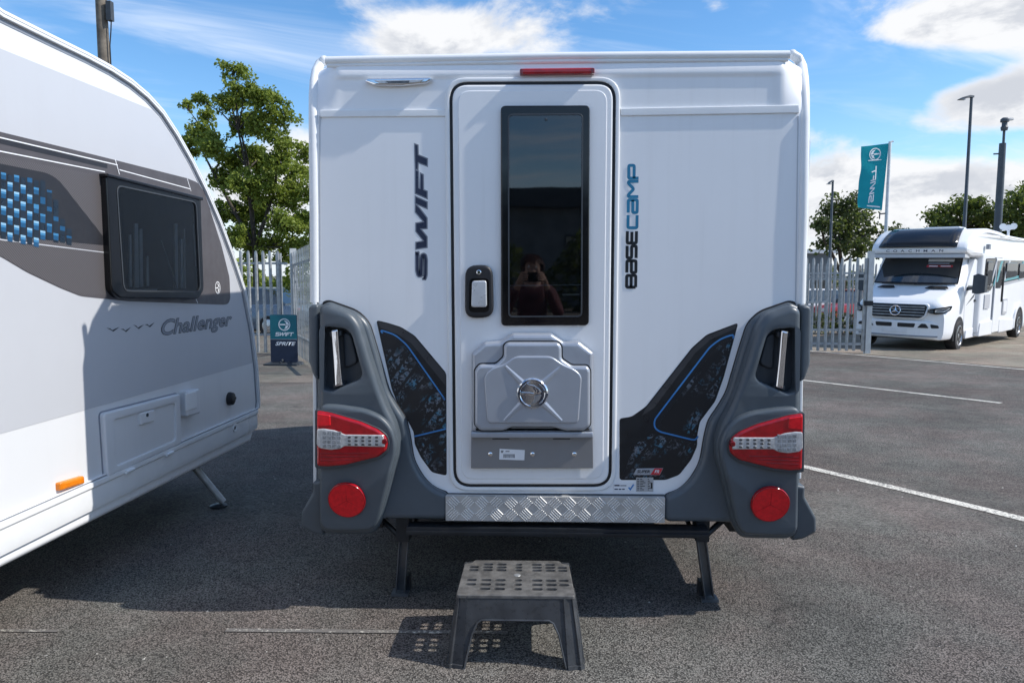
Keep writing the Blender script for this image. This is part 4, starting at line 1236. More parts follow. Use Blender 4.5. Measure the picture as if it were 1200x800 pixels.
for y, cs in rowsy:
    for ci in cs: hs.append(slot(colsx[ci][0] - .005, y, colsx[ci][1], .0200))
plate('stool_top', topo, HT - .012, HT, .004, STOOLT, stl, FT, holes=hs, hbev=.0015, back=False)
mb = MB(); mb.lathe([(.013, 0), (.012, .0012), (0, .0016)], 18, Matrix.Translation((.004, .016, HT))); mb.build('stool_badge', GALV, stl)
# aprons with an arched lower edge and channelled legs
def wall_pt(s, z, side):
    """s runs -1..1 along a side; the sides lean out towards the floor"""
    k = 1 - z / HT
    w = tw + .012 + (bw - tw - .012) * k; d = td + (bd_ - td) * k
    return {'F': (s * w, -d, z), 'B': (s * w, d, z), 'Lf': (-w, s * d, z), 'R': (w, s * d, z)}[side]
for side in ('F', 'B', 'Lf', 'R'):
    # panel between the legs: outline in (s, z)
    arch = []
    fl = .60 if side in 'FB' else .46
    for t in range(13):
        a = pi * t / 12; arch.append((-fl * cos(a) * 1.0, .045 + (0.125) * min(1, sin(a) * 1.55) ** .6))
    N = 24; m3 = MB(); V = []; F = []
    ss_ = [-.80 + 1.6 * i / N for i in range(N + 1)]
    def zlow(s):
        q = abs(s) / .72
        return .165 if q < .75 else .165 - .165 * (1 - sqrt(max(0, 1 - min(1, (q - .75) / .25) ** 2)))
    for th in (0, 1):
        for s in ss_:
            for z in (zlow(s), HT - .004):
                p = Vector(wall_pt(s, z, side)); p += Vector({'F': (0, .004, 0), 'B': (0, -.004, 0), 'Lf': (.004, 0, 0), 'R': (-.004, 0, 0)}[side]) * (th + 1)
                V.append(p)
    n2 = 2 * (N + 1)
    for i in range(N):
        a = 2 * i
        q = [(a, a + 2, a + 3, a + 1), (n2 + a, n2 + a + 1, n2 + a + 3, n2 + a + 2), (a, n2 + a, n2 + a + 2, a + 2)]
        if side in ('B', 'Lf'): q = [f[::-1] for f in q]
        F += q
    # a rolled rim along the arch
    m3.add(V, F)
    rim_ = [Vector(wall_pt(s, zlow(s), side)) for s in ss_]
    m3.tube(rim_, .0038, 6)
    m3.build('stool_apron', STOOLP, stl, 40)
for sx in (-1, 1):
    for sy in (-1, 1):
        secs = []
        for z in (0.0, .012, .013, .10, .18, HT - .006):
            k = 1 - z / HT
            w = tw + .012 + (bw - tw - .012) * k; d = td + (bd_ - td) * k
            lw = .058 - .016 * (z / HT); e = .006 if z < .0125 else 0
            # L-shaped channel: outer corner, hollowed on both faces
            o_ = [(w + e, d - lw), (w - .006 + e, d - lw * .62), (w - .010 + e, d - lw * .35), (w - .004 + e, d - .012), (w - .012, d - .004 + e), (w - lw * .35, d - .010 + e), (w - lw * .62, d - .006 + e), (w - lw, d + e),
                  (w - lw, d - .008), (w - lw * .5, d - .018), (w - .020, d - .020), (w - .018, d - lw * .5), (w - .008, d - lw)]
            secs.append([(sx * a, sy * b_, z) for a, b_ in (o_ if sx * sy > 0 else o_[::-1])])
        m3 = MB(); m3.loft(secs); m3.build('leg', STOOLP, stl, 35)

# ------------------------------------------------------------------ THE MOTORHOME
def gpt(px, py):
    """where a pixel's ray meets the falling ground"""
    r = ray(px, py); lo, hi = 0.1, 200.0
    for _ in range(60):
        t = (lo + hi) / 2; p = CAM + r * t
        if p.z > G(p.y): lo = t
        else: hi = t
    return CAM + r * lo


def at(px, py, y):
    r = ray(px, py); return CAM + r * ((y - CAM.y) / r.y)


MHA = radians(-43.8)
fw_ = gpt(1117, 409)
ax_ = Matrix.Rotation(MHA, 4, 'Z')
mo = fw_ - (ax_ @ Vector((0.93, 0, 0)))
mo.z = G(mo.y)
mh = thing('motorhome', mo, 'white coachbuilt motorhome with dark roof window and three pointed star grille parked beyond the gate', 'motorhome', MHA)
mh.rotation_euler = (0, radians(0.9), MHA)
# cab: sections across x at successive y (nose is -y)
def csec(y, zb, hw, zs_, hw2, zt, hwt, r=.10):
    p = [(-hw * .96, zb), (hw * .96, zb), (hw, zb + .14), (hw, zs_), (hw2, zs_ + (zt - zs_) * .55), (hwt, zt), (-hwt, zt), (-hw2, zs_ + (zt - zs_) * .55), (-hw, zs_), (-hw, zb + .14)]
    p = fillet(p, [.04, .04, .06, r, r, r, r, r, r, .06], 3)
    return [(a, y, b) for a, b in p]
m3 = MB()
m3.loft([csec(-.99, .36, .55, .62, .50, .74, .42, .06), csec(-.96, .30, .76, .72, .74, 1.04, .66, .08), csec(-.90, .28, .94, .80, .88, 1.12, .76), csec(-.66, .28, 1.0, .92, .93, 1.22, .80),
         csec(-.30, .28, 1.01, 1.02, .95, 1.33, .84), csec(-.02, .28, 1.01, 1.12, .96, 1.42, .88), csec(.10, .28, 1.01, 1.2, .97, 1.50, .88), csec(.62, .28, 1.01, 1.3, .98, 2.14, .80), csec(1.0, .28, 1.01, 1.35, .99, 2.2, .82), csec(1.75, .28, 1.01, 1.35, .99, 2.2, .84)])
m3.build('cab', WHITE, mh, 50)
# living body behind: side profile extruded, widening from the cab
prof = [(1.15, .34), (6.9, .34), (7.0, .6), (7.05, 2.5), (6.9, 2.74), (3.6, 2.74), (2.9, 2.80), (1.5, 2.84), (.95, 2.80), (.55, 2.68), (.18, 2.46), (.08, 2.32), (.12, 2.22), (.50, 2.14), (1.15, 2.14)]
def xs_w(y): return 1.04 + .11 * sst(y, .1, 1.8)
def FMX(u, v, d): return Vector((d * xs_w(u) / 1.15, u, v))
po = fillet(prof, [.02, .05, .1, .2, .2, .3, .3, .3, .3, .2, .1, .05, .05, .1, .02], 4)
# split the outline so that it can taper
fine = []
for i in range(len(po)):
    a, b = Vector(po[i]), Vector(po[(i + 1) % len(po)]); n = max(1, int((b - a).length / .25))
    fine += [tuple(a + (b - a) * (k / n)) for k in range(n)]
V = []; F = []
n = len(fine)
rings = []
for d_, ins in ((-1.15, .10), (-1.13, .04), (-1.06, 0), (1.06, 0), (1.13, .04), (1.15, .10)):
    rings.append(len(V)); V += [FMX(q[0], q[1], d_) for q in (inset(ccw(fine), ins) if ins else ccw(fine))]
for a, b in zip(rings, rings[1:]):
    for k in range(n): F.append((a + k, a + (k + 1) % n, b + (k + 1) % n, b + k))
for rb_, fl in ((rings[0], True), (rings[-1], False)):
    lp = [Vector((q[0], q[1], 0)) for q in inset(ccw(fine), .10)]
    for t in tessellate_polygon([lp]): F.append(tuple(rb_ + i for i in t))
bmm = bmesh.new(); vs = [bmm.verts.new(v) for v in V]
for f in F:
    try: bmm.faces.new([vs[i] for i in f])
    except ValueError: pass
bmesh.ops.recalc_face_normals(bmm, faces=bmm.faces)
me = bpy.data.meshes.new('living_body'); bmm.to_mesh(me); bmm.free(); me.materials.append(WHITE)
me.polygons.foreach_set('use_smooth', [True] * len(me.polygons)); me.set_sharp_from_angle(angle=radians(40))
o = bpy.data.objects.new('living_body', me); COL.objects.link(o); o.parent = mh
def FX(u, v, d): return Vector((d, u, v))
def FXB(u, v, d): return Vector((d + xs_w(u) - 1.15 + .0, u, v))
def MS(name, pts, d0, d1, bev, m, parent=None, r=.02, **k): return plate(name, fillet(pts, r, 3) if r else pts, d0, d1, bev, m, parent or mh, FX, **k)
# windscreen, a curved sheet lying on the cab front
def wscr(name, grow, lift, m, parent):
    V = []; F = []; NXX, NZ = 12, 6
    for j in range(NZ + 1):
        t = j / NZ; y = .085 + t * .535; z = 1.50 + t * .64
        for i in range(NXX + 1):
            s = -1 + 2 * i / NXX
            hw = (.885 - .07 * t) + grow
            V.append((s * hw, y + .10 * s * s - .10 * .12 + (-.03 if abs(s) < 2 else 0) - lift * .76 + (grow * (2 * t - 1)) * .6, z + lift * .64 + grow * (2 * t - 1) * .76 + .012))
    for j in range(NZ):
        for i in range(NXX):
            a = j * (NXX + 1) + i; F.append((a, a + 1, a + NXX + 2, a + NXX + 1))
    return link(name, V, F, m, parent, 60)
ws = wscr('windscreen_surround', .03, .035, BLACKG, mh)
wscr('windscreen', 0, .045, GLASSM, ws)
def on_ws(x0, x1, t0, t1, m, name, lift=.052):
    V = []
    for t in (t0, t1):
        for x in (x0, x1):
            y = .085 + t * .535; z = 1.50 + t * .64; s = x / .85
            V.append((x, y + .10 * s * s - .012 - .03 - lift * .76, z + lift * .64 + .012))
    return link(name, V, [(0, 1, 3, 2)], m, ws)
on_ws(.17, .70, .76, .86, WHITEP, 'sale_card'); on_ws(.17, .70, .55, .63, REDP, 'sale_card'); on_ws(.19, .62, .66, .72, GREYV, 'sale_card')
on_ws(.22, .40, .57, .61, WHITEP, 'sale_card', .054); on_ws(.46, .66, .575, .61, WHITEP, 'sale_card', .054)
m3 = MB(); m3.tube([(-.70, .00, 1.505), (.10, -.03, 1.515)], .012, 6); m3.build('wiper', SEAL, ws)
m3 = MB(); m3.tube([(.02, .0, 1.50), (.72, .02, 1.52)], .012, 6); m3.build('wiper', SEAL, ws)
for x0, x1 in ((-.74, -.36), (.30, .78)):
    m3 = MB(); m3.loft([[(x0, -.16, 1.405), (x1, -.14, 1.405), (x1 - .06, -.02, 1.45), (x0 + .08, -.04, 1.45)], [(x0, -.16, 1.418), (x1, -.14, 1.418), (x1 - .06, -.02, 1.463), (x0 + .08, -.04, 1.463)]]); m3.build('bonnet_vent', SEAL, mh)
# over-cab skylight
V = []; F = []
for j in range(7):
    t = j / 6
    y = .075 + t * .84; z = 2.335 + .455 * sin(t * pi / 2.15)
    for i in range(9):
        s = -1 + i / 4
        V.append((s * (.84 - .08 * t), y + .03 * s * s - .065, z + .055 - .01 * s * s))
for j in range(6):
    for i in range(8):
        a = j * 9 + i; F.append((a, a + 1, a + 10, a + 9))
o = link('roof_skylight', V, F, BLACKG, mh, 60)
o.modifiers.new('thick', 'SOLIDIFY').thickness = .03
m3 = MB(); m3.box(-.30, .55, 1.45, 2.1, 2.83, 2.90, taper=.85); m3.build('roof_vent', WHITE, mh)
m3 = MB(); m3.tube([(.95, 4.3, 2.74), (.95, 4.3, 2.92)], .03, 8); m3.tube([(.80, 4.3, 2.92), (1.08, 4.35, 2.97)], .022, 8)
for a in (-.12, .0, .12): m3.lathe([(.0, -.015), (.075, -.015), (.085, .015), (.0, .02)], 14, Matrix.Translation((.94 + a, 4.3, 2.98 + abs(a) * .3)) @ Matrix.Rotation(pi / 2, 4, 'X'))
m3.build('roof_aerial', WHITE, mh)
Bf = Matrix(((1, 0, 0, 0), (0, 0, -1, 0), (0, 1, 0, 0), (0, 0, 0, 1)))
for i, ch in enumerate('COACHMAN'):
    text_mesh('brow_letter', ch, NAVY, mh, Matrix.Translation((-.62 + i * .165, .028, 2.275)) @ Bf @ Matrix.Scale(.075, 4), .02, 0, sx=1.6)
m3 = MB(); m3.box(-1.0, 1.0, .12, .5, 2.12, 2.20); m3.build('brow_shadow_gap', PALEGREY, mh)
# grille with star
gpts = [(-.50, .76), (.50, .76), (.58, .82), (.62, 1.02), (.58, 1.06), (-.58, 1.06), (-.62, 1.02), (-.58, .82)]
GC = [-.6 + .12 * i for i in range(11)]; BC = [-.9 + .09 * i for i in range(21)]
def fg_(c): return Vector((c.x, c.y - 1.085 + .16 * c.x ** 2 + .16 * (c.z - .74), c.z))
def fb_(c): return Vector((c.x, c.y - 1.05 + .30 * abs(c.x) ** 3, c.z))
def PB(name, loop, d0, d1, bev, m, parent, fn, cuts, **k): return bend(plate(name, loop, d0, d1, bev, m, parent, FR, **k), fn, cuts)
gs = PB('grille_surround', fillet([(x * 1.06, .91 + (z - .91) * 1.16) for x, z in gpts], .05, 3), -.2, .03, .02, WHITE, mh, fg_, GC)
gg = PB('grille', fillet(gpts, .04, 3), -.1, .044, .006, SEAL, mh, fg_, GC)
for z in (.82, .885, .95, 1.005):
    PB('grille_bar', [(-.57, z - .009), (.57, z - .009), (.585, z + .009), (-.585, z + .009)], .03, .062, .004, GALV, gg, fg_, GC)
m3 = MB()
sm_ = Matrix.Translation((0, -1.122, .915)) @ Matrix.Rotation(-.16, 4, 'X') @ Matrix.Rotation(pi / 2, 4, 'X')
m3.lathe([(.115, 0), (.118, .012), (.108, .018), (.096, .012), (.096, 0)], 32, sm_, cap=False)
for k in range(3):
    a = radians(90 + 120 * k); q = sm_ @ Matrix.Rotation(a, 4, 'Z')
    m3.add([q @ Vector(p) for p in ((0, -.022, .004), (0, .022, .004), (.104, 0, .006), (0, 0, .02))], [(0, 2, 3), (2, 1, 3)])
m3.build('star_emblem', CHROME, gg, 30)
# headlamps wrap round the corners
for sx in (-1, 1):
    def FH(u, v, d):
        # u runs from the grille outwards round the corner
        x = .66 + u * .34; y = -1.04 + .34 * u ** 1.6
        return Vector((sx * (x + d * .5), y - d, v))
    pts = [(.0, .885), (.30, .86), (.72, .875), (.98, .95), (1.05, 1.05), (.7, 1.02), (.25, .985), (0, .97)]
    if sx < 0: pts = pts[::-1]
    hl = plate('headlight', fillet(pts, .04, 3), -.06, .055, .0, BLACKG, mh, FH, back=False)
    pts2 = [(.28, .90), (.68, .905), (.92, .96), (.96, 1.01), (.64, .985), (.30, .955)]
    plate('headlight_lens', fillet(pts2, .03, 2), .03, .062, .0, CLEAR, hl, FH)
    pts3 = [(.36, .912), (.62, .917), (.84, .965), (.86, .99), (.62, .965), (.36, .945)]
    plate('headlight_lamp', fillet(pts3, .02, 2), .05, .066, .0, LED, hl, FH)
# bumper openings
bp = PB('front_bumper', fillet([(-.86, .30), (.86, .30), (.93, .42), (.90, .66), (.70, .70), (-.70, .70), (-.90, .66), (-.93, .42)], .06, 3), -.3, .06, .05, WHITE, mh, fb_, BC, seg=4)
for pts in ([(-.40, .55), (-.06, .55), (-.06, .64), (-.42, .64)], [(.06, .55), (.40, .55), (.42, .64), (.06, .64)], [(.46, .545), (.68, .545), (.62, .635), (.54, .645)], [(.72, .545), (.86, .55), (.84, .61), (.70, .635)], [(-.68, .545), (-.46, .545), (-.54, .645), (-.62, .635)], [(-.86, .55), (-.72, .545), (-.70, .635), (-.84, .61)]):
    PB('bumper_grille', fillet(pts, .02, 2), .02, .068, .0, SEAL, bp, fb_, BC)
PB('number_plate', [(-.27, .42), (.27, .42), (.27, .52), (-.27, .52)], .03, .070, .002, WHITEP, bp, fb_, BC)
PB('bumper_lip', [(-.84, .345), (.84, .345), (.84, .375), (-.84, .375)], .0, .068, .004, GREYV, bp, fb_, BC)
# sides: cab door, glass, mirror, wheel arch, living windows and door (nearest side, +x)
def side(sx):
    def FXs(u, v, d): return Vector((sx * d, u, v))
    def FXb(u, v, d): return Vector((sx * (d + xs_w(u) - 1.15), u, v))
    def Q(name, pts, d0, d1, bev, m, par, r=.02, f=FXs, **k):
        pts = fillet(pts, r, 3) if r else pts
        return plate(name, pts if sx > 0 else pts, d0, d1, bev, m, par, f, **k)
    cd = Q('cab_door', [(.36, .42), (1.28, .42), (1.32, 1.45), (1.24, 2.08), (.92, 2.10), (.40, 1.52), (.30, 1.30)], .9, 1.018, .006, WHITE, mh, .04)
    def FDG(u, v, d): return Vector((sx * (d - max(0, v - 1.35) * .16), u, v))
    gl_2 = [(.46, 1.42), (1.26, 1.36), (1.20, 2.04), (.93, 2.06), (.50, 1.55)]
    Q('cab_window', gl_2, .9, 1.040, .004, GLASSM, cd, .05, FDG)
    Q('door_swoosh', [(.42, 1.02), (.90, 1.22), (1.16, 1.32), (1.02, 1.20)], 1.0, 1.021, 0, GREYD, cd, 0)
    Q('cab_door_handle', [(1.06, 1.10), (1.22, 1.10), (1.22, 1.15), (1.06, 1.15)], 1.0, 1.045, .01, GREYD, cd, .01)
    m3 = MB(); m3.loft([[(sx * x, y, z) for x, y, z in q] for q in ([(1.0, .38, 1.36), (1.0, .62, 1.40), (1.0, .60, 1.47), (1.0, .40, 1.45)], [(1.18, .30, 1.40), (1.18, .42, 1.42), (1.18, .42, 1.48), (1.18, .30, 1.47)])])
    m3.loft([[(sx * x, y, z) for x, y, z in q] for q in ([(1.16, .24, 1.32), (1.16, .42, 1.32), (1.16, .42, 1.70), (1.16, .27, 1.72)], [(1.26, .22, 1.30), (1.28, .44, 1.30), (1.28, .44, 1.74), (1.26, .25, 1.76)], [(1.40, .27, 1.34), (1.41, .44, 1.34), (1.41, .44, 1.70), (1.40, .30, 1.71)])])
    m3.build('door_mirror', BLACKG if False else GREYD, mh, 40)
    # arch and step
    arch_ = [(.435 * cos(t), .34 + .445 * sin(t)) for t in [pi * i / 16 for i in range(17)]]
    Q('wheel_arch', [(.435, .25)] + arch_ + [(-.435, .25)], .7, 1.012, .0, SEAL, mh, 0)
    Q('sill', [(.52, .24), (1.9, .24), (1.9, .50), (.56, .46)], .8, 1.03, .02, WHITE, mh, .03)
    # body: window band with pale swirls, body door, lower skirt, hatch
    wb = Q('window_band', [(1.36, 1.38), (1.42, 2.12), (2.9, 2.16), (2.9, 1.62), (2.2, 1.50), (1.9, 1.34)], 1.0, 1.158, 0, BLACKG, mh, .05, FXb)
    Q('side_window', [(1.5, 1.48), (1.5, 2.05), (1.95, 2.06), (1.95, 1.52)], 1.1, 1.175, .01, GLASSM, wb, .05, FXb)
    for a in (0, .28): Q('band_swirl', [(1.86 + a, 1.46), (1.94 + a, 1.46), (2.34 + a, 2.0), (2.46 + a, 2.12), (2.36 + a, 2.12), (2.2 + a, 1.98)], 1.1, 1.162, 0, (PALEGREY, TEALB)[1 if a else 0], wb, 0, FXb)
    Q('body_door', [(2.30, .30), (2.95, .30), (2.95, 2.14), (2.30, 2.14)], 1.1, 1.170, .008, WHITE, mh, .04, FXb)
    Q('door_gap', [(2.275, .30), (2.30, .30), (2.30, 2.16), (2.275, 2.16)], 1.1, 1.156, 0, GREYV, mh, 0, FXb)
    Q('body_door_window', [(2.40, 1.40), (2.85, 1.40), (2.85, 2.04), (2.40, 2.04)], 1.15, 1.176, .004, GLASSM, mh, .04, FXb)
    Q('body_door_band', [(2.33, 1.40), (2.92, 1.46), (2.92, 2.10), (2.33, 2.08)], 1.15, 1.1735, 0, BLACKG, mh, .02, FXb)
    Q('band_swirl', [(2.34, 1.56), (2.50, 1.56), (2.80, 2.0), (2.92, 2.08), (2.70, 2.08), (2.55, 1.95)], 1.15, 1.1765, 0, TEALB, mh, 0, FXb)
    Q('door_grab', [(2.98, 1.05), (3.06, 1.05), (3.06, 1.95), (2.98, 1.95)], 1.15, 1.20, .02, SEAL, mh, .02, FXb)
    rb = Q('rear_window_band', [(3.1, 1.52), (3.1, 2.10), (6.6, 2.14), (6.6, 1.72)], 1.1, 1.157, 0, BLACKG, mh, .05, FXb)
    for y0_, y1_ in ((3.35, 4.5), (4.8, 6.1)):
        Q('side_window', [(y0_, 1.64), (y0_, 2.04), (y1_, 2.06), (y1_, 1.70)], 1.1, 1.18, .01, GLASSM, rb, .05, FXb)
    Q('band_swirl', [(3.12, 1.56), (6.6, 1.74), (6.6, 1.80), (3.12, 1.64)], 1.1, 1.164, 0, TEALB, rb, 0, FXb)
    Q('band_swirl', [(3.12, 1.49), (6.6, 1.66), (6.6, 1.70), (3.12, 1.53)], 1.1, 1.161, 0, PALEGREY, rb, 0, FXb)
    for k in range(2): Q('band_swirl', [(3.2 + k * 1.6, 1.60), (3.34 + k * 1.6, 1.60), (3.62 + k * 1.6, 2.0), (3.78 + k * 1.6, 2.10), (3.6 + k * 1.6, 2.10), (3.42 + k * 1.6, 1.95)], 1.1, 1.1655, 0, TEALB if k else PALEGREY, rb, 0, FXb)
    Q('service_hatch', [(3.3, .72), (3.75, .72), (3.75, 1.12), (3.3, 1.12)], 1.1, 1.163, .004, PALEGREY, mh, .03, FXb)
    Q('service_hatch', [(3.36, .78), (3.69, .78), (3.69, 1.06), (3.36, 1.06)], 1.1, 1.167, .004, WHITE, mh, .03, FXb)
    Q('side_vent', [(1.5, .92), (1.95, .92), (1.95, 1.26), (1.5, 1.26)], 1.1, 1.157, .0, PALEGREY, mh, .02, FXb)
    Q('body_skirt', [(1.20, .26), (2.28, .26), (2.28, .62), (1.26, .60)], 1.0, 1.172, .02, WHITE, mh, .04, FXb)
    Q('body_skirt', [(3.0, .26), (4.55, .26), (4.62, .55), (3.0, .62)], 1.0, 1.172, .02, WHITE, mh, .04, FXb)
    arch2 = [(5.2 + .50 * cos(t), .34 + .52 * sin(t)) for t in [pi * i / 16 for i in range(17)]]
    Q('wheel_arch', [(5.7, .24)] + arch2 + [(4.7, .24)], .9, 1.158, .0, SEAL, mh, 0, FXb)
    a3 = [(5.2 + .62 * cos(t), .34 + .64 * sin(t)) for t in [pi * i / 16 for i in range(17)]]
    a4 = [(5.2 + .50 * cos(t), .34 + .52 * sin(t)) for t in [pi * i / 16 for i in range(17)]][::-1]
    Q('arch_trim', [(5.82, .30)] + a3 + [(4.58, .30), (4.70, .30)] + a4 + [(5.70, .30)], 1.1, 1.180, .006, WHITE, mh, 0, FXb)
    wheel('wheel', mh, (sx * .925, 0, .345), .345, .22, side=sx)
    wheel('wheel', mh, (sx * 1.065, 5.2, .345), .345, .22, side=sx)
TEALB = mat('teal_vinyl', (.10, .33, .36), .4)
side(1)
side(-1)
m3 = MB(); m3.box(-.7, .7, -.6, 6.5, .24, .36); m3.build('chassis', STEELB, mh)
m3 = MB(); m3.tube([(1.10, 2.6, 2.70), (1.12, 6.5, 2.66)], .05, 10); m3.build('awning_case', TRIMW, mh)
m3 = MB(); m3.box(1.10, 1.17, 1.45, 1.60, 2.34, 2.46); m3.build('marker_light', GREYV, mh)

# ------------------------------------------------------------------ FENCES of galvanised pales
def pale_mesh(h, w=.066, k=1.0):
    m3 = MB()
    prof_ = [(-w / 2, -.012), (-w / 4, .006), (0, .010), (w / 4, .006), (w / 2, -.012)]
    prof_ = [(a, b * k) for a, b in prof_]
    V = [(x, -y, 0) for x, y in prof_] + [(x, -y, h - .10) for x, y in prof_] + [(0, -.006, h)]
    V += [(-w / 4 * 1.5, -.0, h - .02), (w / 4 * 1.5, .0, h - .02)]
    F = [(i, i + 1, i + 6, i + 5) for i in range(4)]
    F += [(5, 6, 11), (6, 7, 10, 11), (7, 8, 12, 10), (8, 9, 12)]
    return V, F
def palisade(name, p0, p1, h, label, cat, rails, post_at=(), group=None, lift=.05, gap=.147, w=.066, k=1.0):
    p0, p1 = Vector(p0), Vector(p1)
    d = Vector((p1.x - p0.x, p1.y - p0.y, 0)); Ln = d.length
    rz = atan2(d.y, d.x)
    root = thing(name, (p0.x, p0.y, G(p0.y)), label, cat, rz, group)
    slope = (G(p1.y) - G(p0.y)) / Ln
    n = int(Ln / gap)
    V, F = pale_mesh(h - lift, w, k)
    first = None
    for i in range(n):
        x = gap * (i + .5)
        if first is None:
            first = link('pale', V, F, GALV, root); o = first
            sm = first.modifiers.new('gauge', 'SOLIDIFY'); sm.thickness = .003
        else:
            o = first.copy(); COL.objects.link(o); o.parent = root
        o.location = (x, -.030 + random.uniform(-.003, .003), slope * x + lift); o.rotation_euler = (0, random.uniform(-.006, .006), random.uniform(-.08, .08))
    for z in rails:
        m3 = MB(); m3.loft([[(xx, y, z + slope * xx + q) for y, q in ((-.02, -.022), (.02, -.022), (.02, .022), (-.02, .022))] for xx in (0, Ln)])
        m3.build('rail', GALV, root)
    for x in post_at:
        m3 = MB(); m3.box(x - .05, x + .05, .02, .12, slope * x - .1, slope * x + h - .05); m3.build('post', GALV, root)
    return root
fl0 = gpt(243, 419); 
c0 = at(341, 400, 11.9)
palisade('palisade_fence', (c0.x - 3.8, 11.5, 0), (c0.x - .03, 11.9, 0), 2.14, 'galvanised palisade fence panel behind the teal board sign, facing the camera', 'fence', (.42, 1.88), (1.2, 3.60))
g0 = at(346, 400, 11.85); g1 = gpt(364, 428)
d_ = (Vector((g1.x, g1.y)) - Vector((g0.x, g0.y))).normalized() * 4.2
gate_l = palisade('palisade_gate', (g0.x, g0.y, 0), (g0.x + d_.x, g0.y + d_.y, 0), 2.10, 'galvanised palisade gate leaf swung open edge-on beside the left fence corner', 'gate', (.42, 1.84), (), w=.052, k=.35)
m3 = MB(); m3.box(-.06, .06, -.06, .06, -.05, 2.18); m3.build('gate_post', mat('pale_galvanised', (.58, .59, .58), .5, .3, dirt=.1), gate_l)
for z in (.5, 1.75):
    m3 = MB(); m3.loft([[(.06, -.02, z), (.06, .02, z), (.06, .02, z + .05), (.06, -.02, z + .05)], [(.8, -.02, z - .42 if z > 1 else z + .42), (.8, .02, z - .42 if z > 1 else z + .42), (.8, .02, z - .37 if z > 1 else z + .47), (.8, -.02, z - .37 if z > 1 else z + .47)]]); m3.build('brace', GALV, gate_l)
# right hand gate
pr = gpt(1014, 414)
gL = Vector((pr.x - 3.4, pr.y + .25, 0))
gate_r = palisade('palisade_gate', (gL.x, gL.y, 0), (pr.x - .10, pr.y, 0), 2.03, 'galvanised palisade gate closed against a pale post in front of the motorhome', 'gate', (.20, .50, 1.58, 1.70), (), lift=.06)
ang = atan2(pr.y - gL.y, pr.x - gL.x)
m3 = MB(); L_ = (Vector((pr.x, pr.y)) - Vector((gL.x, gL.y))).length
sl = (G(pr.y) - G(gL.y)) / L_
m3.box(L_ - .03, L_ + .075, -.07, .05, sl * L_ - .03, sl * L_ + 2.16); m3.build('gate_post', bpy.data.materials['pale_galvanised'], gate_r)
m3 = MB(); m3.box(L_ - .09, L_ - .04, -.03, .03, sl * L_ + .05, sl * L_ + 2.02); m3.build('gate_stile', GALV, gate_r)
m3 = MB(); m3.box(L_ - .10, L_ + .08, -.09, -.05, sl * L_ + 1.02, sl * L_ + 1.12); m3.build('latch', STEELB, gate_r)
m3 = MB()
m3.loft([[(.9, -.10, 1.02), (.9, -.05, 1.02), (.9, -.05, 1.07), (.9, -.10, 1.07)], [(2.55, -.10, 1.08), (2.55, -.05, 1.08), (2.55, -.05, 1.12), (2.55, -.10, 1.12)]])
m3.loft([[(1.15, -.10, .55), (1.15, -.05, .55), (1.22, -.05, .55), (1.22, -.10, .55)], [(2.2, -.10, 1.03), (2.2, -.05, 1.03), (2.28, -.05, 1.03), (2.28, -.10, 1.03)]])
m3.build('brace', GALV, gate_r)
bk = palisade('palisade_fence', (pr.x + .3, pr.y + 7.0, 0), (pr.x + 4.6, pr.y + 7.6, 0), 2.2, 'galvanised palisade fence run seen between the pale gate post and the motorhome windscreen', 'fence', (.4, 1.8), (.1, 2.8))
palisade('palisade_fence', (pr.x - 7.0, pr.y + 7.6, 0), (pr.x - .2, pr.y + 7.0, 0), 2.0, 'farther grey palisade fence seen through the bars of the right gate', 'fence', (.4, 1.7), (.1, 2.8, 5.4))

# ------------------------------------------------------------------ BOARD SIGN
b0 = at(332.5, 400, 9.75); gz = G(9.75)
bs = thing('board_sign', (b0.x, 9.75, gz), 'teal and navy pavement board sign standing in front of the left palisade fence', 'sign', radians(-3))
wS, hS = .245, .89
m3 = MB()
m3.loft([[(-.30, -.20, 0), (.30, -.20, 0), (.30, .16, 0), (-.30, .16, 0)], [(-.30, -.20, .035), (.30, -.20, .035), (.28, .16, .05), (-.28, .16, .05)]]); m3.build('base', GREYD, bs)
def FBd(u, v, d): return Vector((u + v * -.02, -d + .06 * v + .03 * sin(u * 8) * 0, v))
pnl = plate('panel', fillet([(-wS, .05), (wS, .05), (wS, hS), (-wS, hS)], .03, 3), -.02, .006, .003, NAVYP, bs, FBd, back=True)
plate('panel_top', fillet([(-wS + .002, .46), (wS - .002, .46), (wS - .002, hS - .002), (-wS + .002, hS - .002)], [0, 0, .03, .03], 3), .002, .008, .001, TEAL, pnl, FBd)
plate('panel_rule', [(-wS, .448), (wS, .448), (wS, .460), (-wS, .460)], .004, .0085, 0, GREYV, pnl, FBd)
def logo(name, cx, cz, R_, fr, d, m, parent, flip=1):
    V = []; F = []
    rg = [(cx + R_ * cos(2 * pi * k / 28), cz + R_ * sin(2 * pi * k / 28)) for k in range(28)]
    for qd in stroke(rg, R_ * .16, True):
        b_ = len(V); V += [fr(p[0], p[1], d) for p in qd]; F.append((b_, b_ + 1, b_ + 2, b_ + 3))
    for ply in ([(-.1, .75), (.5, .6), (.8, .15), (.8, -.1), (.3, -.0), (.3, .35)], [(-.85, .12), (.2, .12), (.2, -.12), (-.85, -.1)], [(.2, -.2), (.78, -.16), (.45, -.68), (-.1, -.8), (.2, -.5)]):
        b_ = len(V); V += [fr(cx + x * R_ * flip, cz + y * R_, d) for x, y in ply]; F.append(tuple(range(b_, b_ + len(ply))))
    return link(name, V, F, m, parent)
logo('board_emblem', 0.02, .715, .100, FBd, .0095, WHITEP, pnl)
